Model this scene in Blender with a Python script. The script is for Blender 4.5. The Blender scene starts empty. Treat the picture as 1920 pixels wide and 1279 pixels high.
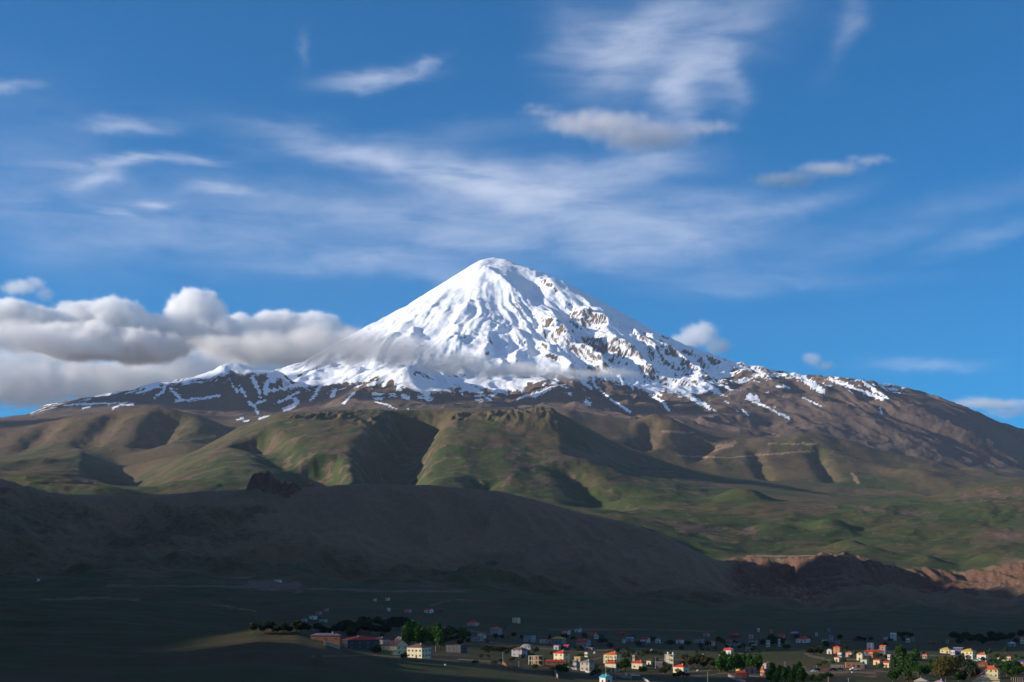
import bpy, bmesh, math, random
import numpy as np

SC = bpy.context.scene
COL = SC.collection

# ------------------------------------------------------------------ camera, sky, sun, exposure
F = 2637.0            # focal length in pixels of the 1920 wide photograph
HZ = 1120.0           # row of the eye-level horizon in the photograph
cam_data = bpy.data.cameras.new("camera")
cam_data.sensor_width = 36.0
cam_data.lens = 36.0 * F / 1920.0
cam_data.shift_y = (HZ - 639.5) / 1920.0
cam_data.clip_start = 1.0
cam_data.clip_end = 120000.0
cam = bpy.data.objects.new("camera", cam_data)
cam.location = (0, 0, 0)
cam.rotation_euler = (math.radians(90), 0, 0)
COL.objects.link(cam)
SC.camera = cam

SUN_EL = 16.5
SUN_BEHIND = 5.0      # degrees the sun stands behind the picture plane, on the left
sd = (-math.cos(math.radians(SUN_EL)) * math.cos(math.radians(SUN_BEHIND)),
      -math.cos(math.radians(SUN_EL)) * math.sin(math.radians(SUN_BEHIND)),
      math.sin(math.radians(SUN_EL)))
sun_data = bpy.data.lights.new("sun", 'SUN')
sun_data.energy = 5.0
sun_data.angle = math.radians(0.53)
sun_data.color = (1.0, 0.89, 0.76)
sun = bpy.data.objects.new("sun", sun_data)
from mathutils import Vector
sun.rotation_euler = Vector(sd).to_track_quat('Z', 'Y').to_euler()
sun.location = (-4000, -400, 4000)
COL.objects.link(sun)

world = bpy.data.worlds.new("World")
SC.world = world
world.use_nodes = True
WT = world.node_tree
WT.nodes.clear()
def wn(t, **k):
    n = WT.nodes.new(t)
    for a, b in k.items():
        setattr(n, a, b)
    return n
def wmath(op, a, b=None, c=None, clamp=False):
    n = WT.nodes.new('ShaderNodeMath'); n.operation = op; n.use_clamp = clamp
    for i, v in enumerate((a, b, c)):
        if v is None: continue
        if isinstance(v, (int, float)): n.inputs[i].default_value = v
        else: WT.links.new(v, n.inputs[i])
    return n.outputs[0]
SKY_STRENGTH = 0.112
sky = wn('ShaderNodeTexSky', sky_type='NISHITA', sun_disc=False)
sky.sun_elevation = math.radians(SUN_EL)
sky.sun_rotation = math.radians(180 + 90 - SUN_BEHIND)
sky.altitude = 2200
sky.air_density = 1.0
sky.dust_density = 0.15
sky.ozone_density = 4.0
tint = wn('ShaderNodeMix', data_type='RGBA', blend_type='MULTIPLY')
tint.inputs[0].default_value = 1.0
tint.inputs[7].default_value = (0.07, 0.67, 0.92, 1)
WT.links.new(sky.outputs[0], tint.inputs[6])

# thin high cloud: strokes of cirrus at fixed directions of the sky, frayed by noise
tc = wn('ShaderNodeTexCoord')
sep = wn('ShaderNodeSeparateXYZ')
WT.links.new(tc.outputs['Generated'], sep.inputs[0])
az = wmath('ARCTAN2', sep.outputs[0], sep.outputs[1])
el = wmath('ARCSINE', sep.outputs[2])
azel = wn('ShaderNodeCombineXYZ')
WT.links.new(az, azel.inputs[0]); WT.links.new(el, azel.inputs[1])
def wnoise(scale, detail, rough, sx, sy, dist=0.0, off=0.0):
    m = wn('ShaderNodeVectorMath', operation='MULTIPLY_ADD')
    m.inputs[1].default_value = (sx, sy, 1); m.inputs[2].default_value = (off, off, off)
    WT.links.new(azel.outputs[0], m.inputs[0])
    n = wn('ShaderNodeTexNoise', noise_dimensions='2D')
    n.inputs['Scale'].default_value = scale; n.inputs['Detail'].default_value = detail
    n.inputs['Roughness'].default_value = rough; n.inputs['Distortion'].default_value = dist
    WT.links.new(m.outputs[0], n.inputs['Vector'])
    return n
w1 = wnoise(9, 5, 0.55, 1.0, 2.6, 0.4, 3.1)
w2 = wnoise(30, 3, 0.5, 1.0, 2.2, 0.2, 7.7)
warp = wn('ShaderNodeVectorMath', operation='MULTIPLY_ADD')
wsub = wn('ShaderNodeVectorMath', operation='SUBTRACT'); wsub.inputs[1].default_value = (.5, .5, .5)
WT.links.new(w1.outputs['Color'], wsub.inputs[0])
warp.inputs[1].default_value = (0.045, 0.022, 0)
WT.links.new(wsub.outputs[0], warp.inputs[0]); WT.links.new(azel.outputs[0], warp.inputs[2])
wsub2 = wn('ShaderNodeVectorMath', operation='SUBTRACT'); wsub2.inputs[1].default_value = (.5, .5, .5)
WT.links.new(w2.outputs['Color'], wsub2.inputs[0])
warp2 = wn('ShaderNodeVectorMath', operation='MULTIPLY_ADD')
warp2.inputs[1].default_value = (0.016, 0.008, 0)
WT.links.new(wsub2.outputs[0], warp2.inputs[0]); WT.links.new(warp.outputs[0], warp2.inputs[2])
fine = wnoise(26, 7, 0.56, 0.55, 2.2, 0.25, 1.3)
# group: one soft stroke
g = bpy.data.node_groups.new("cirrus_stroke", 'ShaderNodeTree')
g.interface.new_socket('Vector', in_out='INPUT', socket_type='NodeSocketVector')
g.interface.new_socket('Centre', in_out='INPUT', socket_type='NodeSocketVector')
for nm in ('Angle', 'InvLong', 'InvWide', 'Weight'):
    g.interface.new_socket(nm, in_out='INPUT', socket_type='NodeSocketFloat')
g.interface.new_socket('Value', in_out='OUTPUT', socket_type='NodeSocketFloat')
gi = g.nodes.new('NodeGroupInput'); go = g.nodes.new('NodeGroupOutput')
s_ = g.nodes.new('ShaderNodeVectorMath'); s_.operation = 'SUBTRACT'
g.links.new(gi.outputs[0], s_.inputs[0]); g.links.new(gi.outputs[1], s_.inputs[1])
r_ = g.nodes.new('ShaderNodeVectorRotate'); r_.rotation_type = 'Z_AXIS'
g.links.new(s_.outputs[0], r_.inputs['Vector']); g.links.new(gi.outputs[2], r_.inputs['Angle'])
cxyz = g.nodes.new('ShaderNodeCombineXYZ')
g.links.new(gi.outputs[3], cxyz.inputs[0]); g.links.new(gi.outputs[4], cxyz.inputs[1])
m_ = g.nodes.new('ShaderNodeVectorMath'); m_.operation = 'MULTIPLY'
g.links.new(r_.outputs[0], m_.inputs[0]); g.links.new(cxyz.outputs[0], m_.inputs[1])
d_ = g.nodes.new('ShaderNodeVectorMath'); d_.operation = 'DOT_PRODUCT'
g.links.new(m_.outputs[0], d_.inputs[0]); g.links.new(m_.outputs[0], d_.inputs[1])
e1 = g.nodes.new('ShaderNodeMath'); e1.operation = 'MULTIPLY'; e1.inputs[1].default_value = -1.0
g.links.new(d_.outputs['Value'], e1.inputs[0])
e2 = g.nodes.new('ShaderNodeMath'); e2.operation = 'EXPONENT'; g.links.new(e1.outputs[0], e2.inputs[0])
e3 = g.nodes.new('ShaderNodeMath'); e3.operation = 'MULTIPLY'
g.links.new(e2.outputs[0], e3.inputs[0]); g.links.new(gi.outputs[5], e3.inputs[1]); g.links.new(e3.outputs[0], go.inputs[0])

def azel_of(px, py):
    u = (px - 960) / F; v = (HZ - py) / F
    return math.atan2(u, 1.0), math.asin(v / math.sqrt(1 + u * u + v * v))
# px, py, half length px, half width px, slope (degrees, up to the right), weight
STROKES = [
 (820, 315, 260, 26, -8, .50), (980, 372, 190, 34, -6, .52), (690, 300, 130, 14, -12, .32),
 (1180, 318, 130, 22, 2, .34), (1010, 330, 150, 28, 0, .34), (900, 345, 150, 22, -14, .34),
 (1230, 420, 190, 42, 4, .34), (1440, 400, 130, 16, 10, .26), (1120, 450, 240, 40, 0, .26),
 (700, 480, 170, 18, 4, .32), (620, 400, 230, 36, -8, .24), (800, 430, 170, 30, -6, .24),
 (350, 430, 190, 46, -8, .30), (390, 300, 55, 5, -3, .10), (260, 300, 110, 7, 6, .62), (175, 331, 42, 12, 12, .72),
 (225, 238, 75, 9, 2, .55), (700, 143, 80, 11, 8, .62), (800, 120, 30, 7, 25, .30),
 (415, 356, 55, 8, 0, .50), (288, 380, 27, 6, 2, .55), (220, 400, 40, 6, -8, .40), (0, 153, 46, 8, 4, .66),
 (1195, 80, 92, 34, 33, .58), (1090, 75, 60, 50, 60, .25), (1290, 55, 170, 60, 22, .24),
 (1310, 130, 95, 34, 38, .48), (1270, 190, 36, 60, 0, .30), (1370, 140, 26, 55, 0, .24),
 (1590, 40, 60, 22, 60, .20), (560, 90, 12, 24, 0, .12), (1745, 685, 95, 9, -2, .26),
 (1680, 430, 260, 26, 12, .12), (1850, 440, 90, 12, 14, .14), (1500, 530, 200, 14, 0, .12),
 (850, 515, 130, 16, -6, .26), (1400, 510, 130, 20, 0, .14), (560, 243, 60, 9, -6, .22), (900, 240, 200, 14, 6, .10),
 (110, 430, 150, 60, -6, .16), (60, 300, 120, 100, 0, .10),
]
acc = None
for (px, py, L, Wd, ang, wgt) in STROKES:
    n = wn('ShaderNodeGroup'); n.node_tree = g
    a, e = azel_of(px, py)
    n.inputs[1].default_value = (a, e, 0)
    n.inputs[2].default_value = -math.radians(ang)
    n.inputs[3].default_value = F / L; n.inputs[4].default_value = F / (Wd * 1.15)
    n.inputs[5].default_value = wgt
    WT.links.new(warp2.outputs[0], n.inputs[0])
    acc = n.outputs[0] if acc is None else wmath('ADD', acc, n.outputs[0])
# warm cloud added out of view, to lift the light in the shade
veil = wnoise(2.1, 6, 0.6, 1.0, 2.2, 0.8, 11.3)
vr = wn('ShaderNodeMapRange'); vr.inputs[1].default_value = .42; vr.inputs[2].default_value = .80
vr.inputs[4].default_value = .6
WT.links.new(veil.outputs[0], vr.inputs[0])
fr = wn('ShaderNodeMapRange'); fr.inputs[1].default_value = .28; fr.inputs[2].default_value = .72
fr.inputs[3].default_value = .38; fr.inputs[4].default_value = 1.4
WT.links.new(fine.outputs[0], fr.inputs[0])
cover = wmath('MULTIPLY', acc, fr.outputs[0])
cover = wmath('SUBTRACT', 1.0, wmath('EXPONENT', wmath('MULTIPLY', cover, -1.05)))
cmix = wn('ShaderNodeMix', data_type='RGBA', blend_type='MIX')
WT.links.new(cover, cmix.inputs[0]); WT.links.new(tint.outputs[2], cmix.inputs[6])
CIRRUS_NODE = cmix
cmix.inputs[7].default_value = (4.5, 4.9, 6.0, 1)
aw = wn('ShaderNodeMapRange', interpolation_type='SMOOTHSTEP')      # the added cloud grows away from the view, round the rest of the sky
WT.links.new(sep.outputs[1], aw.inputs[0]); aw.inputs[1].default_value = .90; aw.inputs[2].default_value = .55
vcov = wmath('MULTIPLY', aw.outputs[0], vr.outputs[0])
vmix = wn('ShaderNodeMix', data_type='RGBA', blend_type='MIX')
WT.links.new(vcov, vmix.inputs[0]); WT.links.new(cmix.outputs[2], vmix.inputs[6])
vmix.inputs[7].default_value = (5.0, 4.3, 4.1, 1)
bg = wn('ShaderNodeBackground'); bg.inputs[1].default_value = SKY_STRENGTH
WT.links.new(vmix.outputs[2], bg.inputs[0])
wo = wn('ShaderNodeOutputWorld'); WT.links.new(bg.outputs[0], wo.inputs[0])

SC.view_settings.view_transform = 'Standard'
SC.view_settings.look = 'None'
SC.view_settings.gamma = 1.0
SC.view_settings.exposure = 0.5
SC.view_settings.use_curve_mapping = False
SC.render.engine = 'CYCLES'
SC.cycles.use_denoising = True
SC.cycles.max_bounces = 8
SC.cycles.diffuse_bounces = 2
SC.cycles.glossy_bounces = 1
SC.cycles.transmission_bounces = 2
SC.cycles.volume_bounces = 14
SC.cycles.use_adaptive_sampling = True
SC.cycles.adaptive_threshold = 0.02
SC.cycles.transparent_max_bounces = 8
SC.render.film_transparent = False
# ------------------------------------------------------------------ numpy noise
_rng = np.random.RandomState(7)
_perm = np.tile(_rng.permutation(512), 3)
_gr = _rng.rand(512) * 2 * np.pi
_gx, _gy = np.cos(_gr), np.sin(_gr)
def perlin(x, y, seed=0):
    xi = np.floor(x).astype(np.int64); yi = np.floor(y).astype(np.int64)
    xf = x - xi; yf = y - yi
    u = xf ** 3 * (xf * (xf * 6 - 15) + 10); v = yf ** 3 * (yf * (yf * 6 - 15) + 10)
    xi = (xi + seed * 37) & 511; yi = (yi + seed * 91) & 511
    x1 = (xi + 1) & 511; y1 = (yi + 1) & 511
    def gd(ix, iy, fx, fy):
        h = _perm[_perm[ix] + iy] & 511
        return _gx[h] * fx + _gy[h] * fy
    n00 = gd(xi, yi, xf, yf); n10 = gd(x1, yi, xf - 1, yf)
    n01 = gd(xi, y1, xf, yf - 1); n11 = gd(x1, y1, xf - 1, yf - 1)
    a = n00 + u * (n10 - n00); b = n01 + u * (n11 - n01)
    return (a + v * (b - a)) * 1.5
def fbm(x, y, octv, seed=0, gain=.5, lac=2.03):
    s = 0; a = 1.0
    for i in range(octv):
        s = s + a * perlin(x, y, seed + i); a *= gain; x = x * lac + 5.3; y = y * lac + 1.7
    return s
def ridged(x, y, octv, seed=0, gain=.5, lac=2.03):
    s = 0; a = 1.0; w = 1.0
    for i in range(octv):
        n = 1 - np.abs(perlin(x, y, seed + i)); n = n * n
        s = s + a * n * w; w = np.clip(n * 1.5, 0, 1); a *= gain; x = x * lac + 3.1; y = y * lac + 9.2
    return s
def sm(a, b, x):
    t = np.clip((x - a) / (b - a), 0, 1); return t * t * (3 - 2 * t)

# ------------------------------------------------------------------ terrain: heights along fans of sight lines
PXc = np.concatenate([np.linspace(-1500, -60, 45)[:-1], np.arange(-60, 1981, 2.15), np.linspace(1981, 3400, 45)[1:]])
Dr = np.concatenate([np.linspace(15, 560, 40)[:-1], np.linspace(560, 1700, 230)[:-1], np.linspace(1700, 3040, 170)[:-1],
                     np.linspace(3040, 3640, 130)[:-1], np.linspace(3640, 5000, 130)[:-1], np.linspace(5000, 6900, 200)[:-1],
                     np.linspace(6900, 9300, 120)[:-1], np.linspace(9300, 13650, 330)[:-1], np.linspace(13650, 17000, 30)])
NC, NR = len(PXc), len(Dr)
def row(d, *pts):
    """a cross line of the terrain: distance d (or list of px,d) and the picture row at which it shows, by column"""
    p = np.array(pts, float)
    if isinstance(d, (int, float)): dd = np.full(NC, float(d))
    else:
        q = np.array(d, float); dd = np.interp(PXc, q[:, 0], q[:, 1])
    yy = np.interp(PXc, p[:, 0], p[:, 1])
    return dd, yy
def smooth1(a, n):
    k = np.hanning(n + 2)[1:-1]; k /= k.sum()
    return np.convolve(np.pad(a, n, mode='edge'), k, mode='same')[n:-n]
NODES = [
 row(15, (0, 2600)),
 row(250, (-200, 1330), (600, 1380), (1920, 1440)),
 row(500, (-200, 1275), (0, 1278), (600, 1292), (900, 1310), (1200, 1330), (1920, 1350)),
 row(700, (-200, 1212), (0, 1214), (220, 1213), (330, 1208), (420, 1192), (480, 1183), (560, 1183), (610, 1196), (660, 1222), (750, 1245), (900, 1262), (1100, 1285), (1400, 1300), (1920, 1312)),
 row(850, (-200, 1196), (0, 1198), (220, 1200), (420, 1194), (520, 1194), (600, 1210), (650, 1223), (720, 1232), (900, 1242), (1100, 1260), (1400, 1270), (1650, 1270), (1920, 1286)),
 row(1100, (-200, 1160), (0, 1163), (220, 1166), (420, 1186), (600, 1196), (720, 1204), (900, 1214), (1100, 1226), (1400, 1232), (1920, 1238)),
 row(1500, (-200, 1138), (0, 1141), (220, 1143), (420, 1165), (600, 1172), (900, 1182), (1100, 1189), (1400, 1192), (1650, 1190), (1920, 1197)),
 row(2000, (-200, 1105), (0, 1108), (300, 1108), (600, 1110), (900, 1120), (1200, 1142), (1400, 1156), (1650, 1160), (1920, 1166)),
 row(2350, (-200, 1040), (0, 1060), (300, 1072), (600, 1080), (900, 1092), (1200, 1118), (1400, 1134), (1500, 1140), (1650, 1140), (1920, 1140)),
 row([(-200, 2750), (200, 2850), (900, 2850), (1200, 2800), (1400, 2850), (1500, 3000), (1920, 2950)],
     (-200, 900), (0, 955), (90, 985), (220, 1000), (450, 1005), (700, 1000), (900, 1002), (1100, 1030), (1250, 1062), (1400, 1112), (1500, 1128), (1580, 1105), (1700, 1118), (1920, 1118)),
 row([(-200, 3200), (1300, 3200), (1400, 3240), (1480, 3330), (1580, 3180), (1680, 3330), (1800, 3300), (1920, 3260)],
     (-250, 810), (-100, 850), (0, 897), (50, 914), (95, 928), (150, 929), (220, 928), (300, 927), (450, 919), (520, 916), (600, 912), (700, 909), (800, 910), (880, 915), (950, 925), (1020, 941), (1100, 963), (1150, 974), (1200, 988), (1250, 1006), (1300, 1032), (1345, 1052), (1385, 1074), (1420, 1088), (1500, 1094), (1580, 1078), (1650, 1096), (1740, 1104), (1800, 1100), (1920, 1094)),
 row([(-200, 3450), (1300, 3450), (1400, 3330), (1480, 3390), (1580, 3240), (1680, 3430), (1800, 3400), (1920, 3380)],
     (-250, 850), (0, 920), (95, 950), (450, 945), (700, 936), (900, 940), (1020, 962), (1100, 985), (1200, 1008), (1300, 1044), (1350, 1052), (1400, 1054), (1500, 1052), (1580, 1050), (1650, 1062), (1740, 1066), (1800, 1076), (1920, 1056)),
 row(3900, (-250, 890), (0, 945), (300, 950), (600, 950), (800, 950), (1000, 965), (1100, 978), (1200, 996), (1300, 1022), (1400, 1034), (1600, 1040), (1750, 1045), (1920, 1034)),
 row(4500, (-250, 890), (0, 925), (200, 935), (300, 945), (600, 940), (800, 935), (1000, 948), (1100, 958), (1200, 968), (1300, 978), (1400, 985), (1600, 990), (1920, 980)),
 row(5000, (-250, 870), (0, 902), (200, 915), (300, 925), (450, 920), (700, 915), (900, 925), (1050, 940), (1200, 945), (1300, 948), (1400, 945), (1600, 948), (1750, 946), (1920, 928)),
 row(5600, (-250, 860), (0, 886), (150, 890), (220, 908), (300, 900), (420, 872), (600, 866), (800, 868), (950, 872), (1100, 890), (1200, 905), (1330, 925), (1430, 930), (1600, 938), (1750, 936), (1920, 915)),
 row(6200, (-250, 850), (0, 876), (150, 874), (220, 900), (300, 884), (400, 842), (520, 812), (600, 808), (800, 810), (950, 812), (1050, 816), (1110, 848), (1200, 884), (1330, 906), (1430, 916), (1600, 936), (1750, 938), (1920, 915)),
 row(6650, (-250, 850), (0, 872), (150, 866), (220, 893), (300, 872), (400, 832), (450, 806), (520, 783), (600, 776), (800, 775), (950, 774), (1035, 776), (1070, 792), (1110, 816), (1200, 862), (1260, 880), (1330, 896), (1430, 908), (1500, 920), (1600, 932), (1750, 934), (1920, 914)),
 row(6850, (-250, 850), (0, 872), (150, 864), (220, 893), (300, 872), (350, 855), (400, 828), (450, 801), (520, 776), (600, 769), (780, 768), (1030, 769), (1058, 780), (1100, 802), (1150, 830), (1200, 850), (1260, 870), (1330, 890), (1430, 907), (1500, 918), (1600, 928), (1750, 930), (1920, 912)),
 row(7400, (-250, 845), (0, 866), (150, 858), (220, 880), (400, 850), (520, 800), (700, 785), (1000, 785), (1100, 835), (1200, 872), (1330, 894), (1430, 898), (1600, 902), (1750, 904), (1920, 902)),
 row(8000, (-250, 830), (0, 838), (100, 825), (250, 815), (330, 825), (450, 840), (700, 800), (1000, 795), (1100, 815), (1200, 830), (1330, 850), (1430, 858), (1550, 862), (1700, 878), (1920, 898)),
 row(8600, (-250, 790), (0, 806), (50, 800), (100, 791), (150, 781), (220, 770), (280, 766), (330, 771), (370, 779), (430, 802), (600, 790), (1000, 775), (1060, 769), (1130, 778), (1180, 786), (1230, 778), (1260, 783), (1300, 800), (1340, 816), (1400, 823), (1450, 820), (1500, 812), (1550, 818), (1600, 830), (1650, 846), (1700, 855), (1750, 863), (1800, 878), (1850, 880), (1880, 890), (1920, 902), (2170, 960)),
 row(9000, (-250, 800), (0, 815), (150, 796), (280, 784), (430, 805), (700, 785), (1000, 778), (1100, 784), (1230, 796), (1340, 826), (1450, 836), (1550, 840), (1700, 870), (1920, 905)),
 row(9400, (-250, 795), (0, 800), (150, 788), (280, 780), (430, 788), (600, 776), (750, 766), (900, 765), (1000, 770), (1100, 776), (1230, 790), (1340, 806), (1450, 822), (1550, 832), (1700, 860), (1920, 895), (2200, 940)),
]
SMW = [9] * len(NODES)
Dn = np.array([n[0] for n in NODES]); Zn = np.array([smooth1((HZ - smooth1(n[1], 7)) / F * n[0], 5) for n in NODES])
Z = np.zeros((NR, NC))
# smooth interpolation along each column (monotone cubic)
def pchip(xk, yk, xq):
    h = np.diff(xk); dl = np.diff(yk) / h
    m = np.zeros_like(yk)
    for i in range(1, len(xk) - 1):
        if dl[i - 1] * dl[i] > 0:
            w1_ = 2 * h[i] + h[i - 1]; w2_ = h[i] + 2 * h[i - 1]
            m[i] = (w1_ + w2_) / (w1_ / dl[i - 1] + w2_ / dl[i])
    m[0] = dl[0]; m[-1] = dl[-1]
    k = np.clip(np.searchsorted(xk, xq) - 1, 0, len(xk) - 2)
    t = (xq - xk[k]) / h[k]
    t = np.clip(t, 0, None)
    h00 = (1 + 2 * t) * (1 - t) ** 2; h10 = t * (1 - t) ** 2; h01 = t * t * (3 - 2 * t); h11 = t * t * (t - 1)
    return h00 * yk[k] + h10 * h[k] * m[k] + h01 * yk[k + 1] + h11 * h[k] * m[k + 1]
r94 = int(np.searchsorted(Dr, 9400))
for c in range(NC):
    Z[:r94, c] = pchip(Dn[:, c], Zn[:, c], Dr[:r94])
z94 = Zn[-1]
PX, D = np.meshgrid(PXc, Dr)
U = (PX - 960) / F
X = U * D
Y = D

# ---- the mountain: a cone about its summit, profiles by direction
AX, AY = (925 - 960) / F * 13500, 13500.0
S = 13500 / F
dx, dy = X - AX, Y - AY
R = np.hypot(dx, dy) + 1e-6
TH = np.arctan2(dy, dx)
cs, sn = dx / R, dy / R
def prof(pts): 
    p = np.array(pts, float); return np.interp(R, p[:, 0], p[:, 1])
pR = prof([(0, 3262), (384, 3133), (896, 2918), (1408, 2637), (1920, 2406), (2534, 2190), (3046, 2120), (3660, 2040), (4070, 1940), (4480, 1818), (5094, 1613), (6370, 1200), (9000, 700)])
pL = prof([(0, 3262), (333, 3098), (845, 2790), (1306, 2540), (1869, 2230), (2300, 2040), (3200, 1880), (3610, 1820), (4122, 1780), (4736, 1720), (6000, 1500), (9000, 1000)])
pF = prof([(0, 3262), (350, 3080), (1000, 2630), (1500, 2310), (2000, 2010), (2500, 1760), (3000, 1560), (3500, 1380), (4100, 1241), (6000, 900), (9000, 500)])
wR = np.where(cs > 0, np.abs(cs) ** 3, 0); wL = np.where(cs < 0, np.abs(cs) ** 3, 0); wF = np.abs(sn) ** 3
M = (pR * wR + pL * wL + pF * wF) / (wR + wL + wF)
mz = np.arange(NR) >= r94
tgt = np.array([(-1500, 900), (-250, 790), (0, 771), (60, 768), (120, 757), (170, 746), (220, 737), (300, 728), (380, 722), (430, 716), (500, 706), (560, 682), (600, 660), (670, 621), (760, 574), (860, 512), (885, 496), (905, 486), (925, 483), (950, 487), (1000, 507), (1030, 515), (1100, 550), (1200, 605), (1230, 622), (1300, 652), (1360, 673), (1420, 690), (1500, 701), (1560, 708), (1640, 716), (1720, 737), (1800, 766), (1920, 805), (2170, 890), (3400, 1000)])
ty = np.interp(PXc, tgt[:, 0], tgt[:, 1]); ty = np.minimum(smooth1(ty, 7), smooth1(ty, 5))
rows_m = slice(r94, int(np.searchsorted(Dr, 14500)))
for it in range(3):
    vmax = (M[rows_m] / D[rows_m]).max(0)
    corr = smooth1(((HZ - ty) / F) / vmax, 15)
    wgt = sm(9400, 11200, D)
    M = M * (1 + (corr[None, :] - 1) * wgt)
# join the mountain's foot to the country in front of it
M = M + (z94 - M[r94 - 1 if r94 else 0])[None, :] * (1 - sm(9400, 11500, D))
# ribs and gullies running down from the summit
rk = R / 1000.0
thw = TH + 0.10 * fbm(dx / 900, dy / 900, 3, 40)
right = sm(-0.35, 0.55, cs)
g1 = ridged(thw * 5.2 + 3.3, rk * 0.45, 3, 11) - 1.0
g2 = ridged(thw * 13 + 1.3, rk * 0.8, 3, 17) - 0.95
g3 = ridged(thw * 31, rk * 1.6, 2, 23) - 0.85
env = sm(0.25, 1.4, rk) * (1 - .75 * sm(3.4, 4.6, rk))
low = 1 - sm(2.9, 3.6, rk) * .6
M += env * (g1 * (46 + 20 * right) * sm(.4, 2.0, rk) + g2 * (9 + 10 * right) * low + g3 * (2 + 6 * right * sm(1.2, 2.2, rk)) * low)
M += env * fbm(dx / 420, dy / 420, 4, 51) * 30 * (1 - .3 * right)
M += (ridged(dx / 210, dy / 210, 5, 61) - 1.0) * (3 + 15 * right * sm(1.2, 2.4, rk)) * sm(.1, .8, rk) * low
M += fbm(dx / 90, dy / 90, 4, 71) * 4
# long lobes of old lava low on the right
lobes = (ridged(thw * 8.5 + 7.7, rk * 0.22, 2, 83) - 1.0)
M += lobes * 60 * right * sm(2.8, 4.0, rk) * (1 - .5 * sm(5.5, 7, rk))
def P2(px, d): return ((px - 960) / F * d, d)
def seg_dist(pts, x, y):
    best = np.full(x.shape, 1e9); tpar = np.zeros(x.shape); n = len(pts) - 1
    for i in range(n):
        ax, ay = pts[i]; bx, by = pts[i + 1]
        vx, vy = bx - ax, by - ay; L2 = vx * vx + vy * vy
        t = np.clip(((x - ax) * vx + (y - ay) * vy) / L2, 0, 1)
        dd = np.hypot(x - ax - t * vx, y - ay - t * vy)
        k = dd < best
        best = np.where(k, dd, best); tpar = np.where(k, (i + t) / n, tpar)
    return best, tpar
# the great ribs of the cone, traced down its face
def on_face(px, py):
    c = int(np.argmin(np.abs(PXc - px)))
    col_ = HZ - M[:, c] / Dr * F
    ii = np.nonzero((Dr > 9400) & (Dr < 13700) & (col_ <= py))[0]
    i = ii[0] if len(ii) else int(np.searchsorted(Dr, 13500))
    return ((px - 960) / F * Dr[i], Dr[i])
RIB = np.zeros_like(M)
mrow = slice(r94, int(np.searchsorted(Dr, 14300)))
rwx = fbm(X[mrow] / 230, Y[mrow] / 230, 4, 401) * 60
rwy = fbm(X[mrow] / 230 + 5, Y[mrow] / 230, 4, 407) * 60
for pts, h, w, rk_ in [([(893, 506), (925, 520), (960, 552), (1000, 590), (1035, 625), (1062, 665), (1075, 700)], 75, 130, .75),
    ([(975, 497), (1005, 520), (1045, 560), (1090, 600), (1150, 650), (1190, 700)], 70, 110, .5),
    ([(1020, 515), (1060, 545), (1110, 590), (1160, 625), (1220, 668), (1260, 705)], 85, 130, .9),
    ([(1075, 570), (1130, 620), (1180, 660), (1215, 700), (1225, 720)], 80, 110, 1),
    ([(1170, 610), (1230, 650), (1290, 685), (1350, 735)], 95, 130, 1),
    ([(1240, 635), (1300, 660), (1370, 695), (1440, 722), (1480, 742)], 55, 110, .8),
    ([(1010, 600), (1060, 640), (1110, 672), (1150, 705)], 75, 90, .9),
    ([(1440, 692), (1500, 715), (1560, 745)], 45, 90, .6),
    ([(1560, 703), (1620, 722), (1680, 755)], 45, 90, .5),
    ([(885, 560), (862, 600), (850, 640), (872, 668)], 55, 90, .3),
    ([(930, 600), (915, 640), (925, 672)], 50, 80, .5),
    ([(965, 620), (985, 650), (960, 690)], 45, 70, .5),
    ([(850, 540), (800, 590), (770, 640), (790, 680)], 40, 110, .2),
    ([(760, 600), (720, 650), (690, 700)], 40, 110, .2),
    ([(640, 680), (580, 705), (505, 742)], 40, 90, .1),
    ([(690, 690), (640, 720), (600, 750)], 30, 80, .1),
    ([(1380, 730), (1480, 775), (1600, 830)], 45, 200, 0), ([(1450, 735), (1600, 790), (1760, 860)], 60, 220, 0), ([(1640, 745), (1760, 800), (1900, 870)], 60, 220, 0),
    ([(1280, 745), (1400, 800)], 40, 170, 0), ([(1180, 740), (1260, 775)], 30, 150, 0)]:
    w_ = [on_face(a, b) for a, b in pts]
    dd_, tt_ = seg_dist(w_, X[mrow] + rwx, Y[mrow] + rwy)
    e_ = np.exp(-(dd_ / w) ** 1.3) * sm(0, .15, tt_) * (1 - .8 * sm(.85, 1, tt_))
    M[mrow] += h * e_
    RIB[mrow] = np.maximum(RIB[mrow], rk_ * e_ * sm(.05, .5, tt_))
def bump(arr, px, d, rx, ry, h, rot=0.0, p=2.0, flat=1.0):
    cx, cy = (px - 960) / F * d, d
    c_, s_r = math.cos(rot), math.sin(rot)
    ddx, ddy = X - cx, Y - cy
    a = (ddx * c_ + ddy * s_r) / rx; b = (-ddx * s_r + ddy * c_) / ry
    q = (a * a + b * b) ** (p / 2)
    arr += h * np.exp(-q)
    return np.exp(-q)
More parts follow.
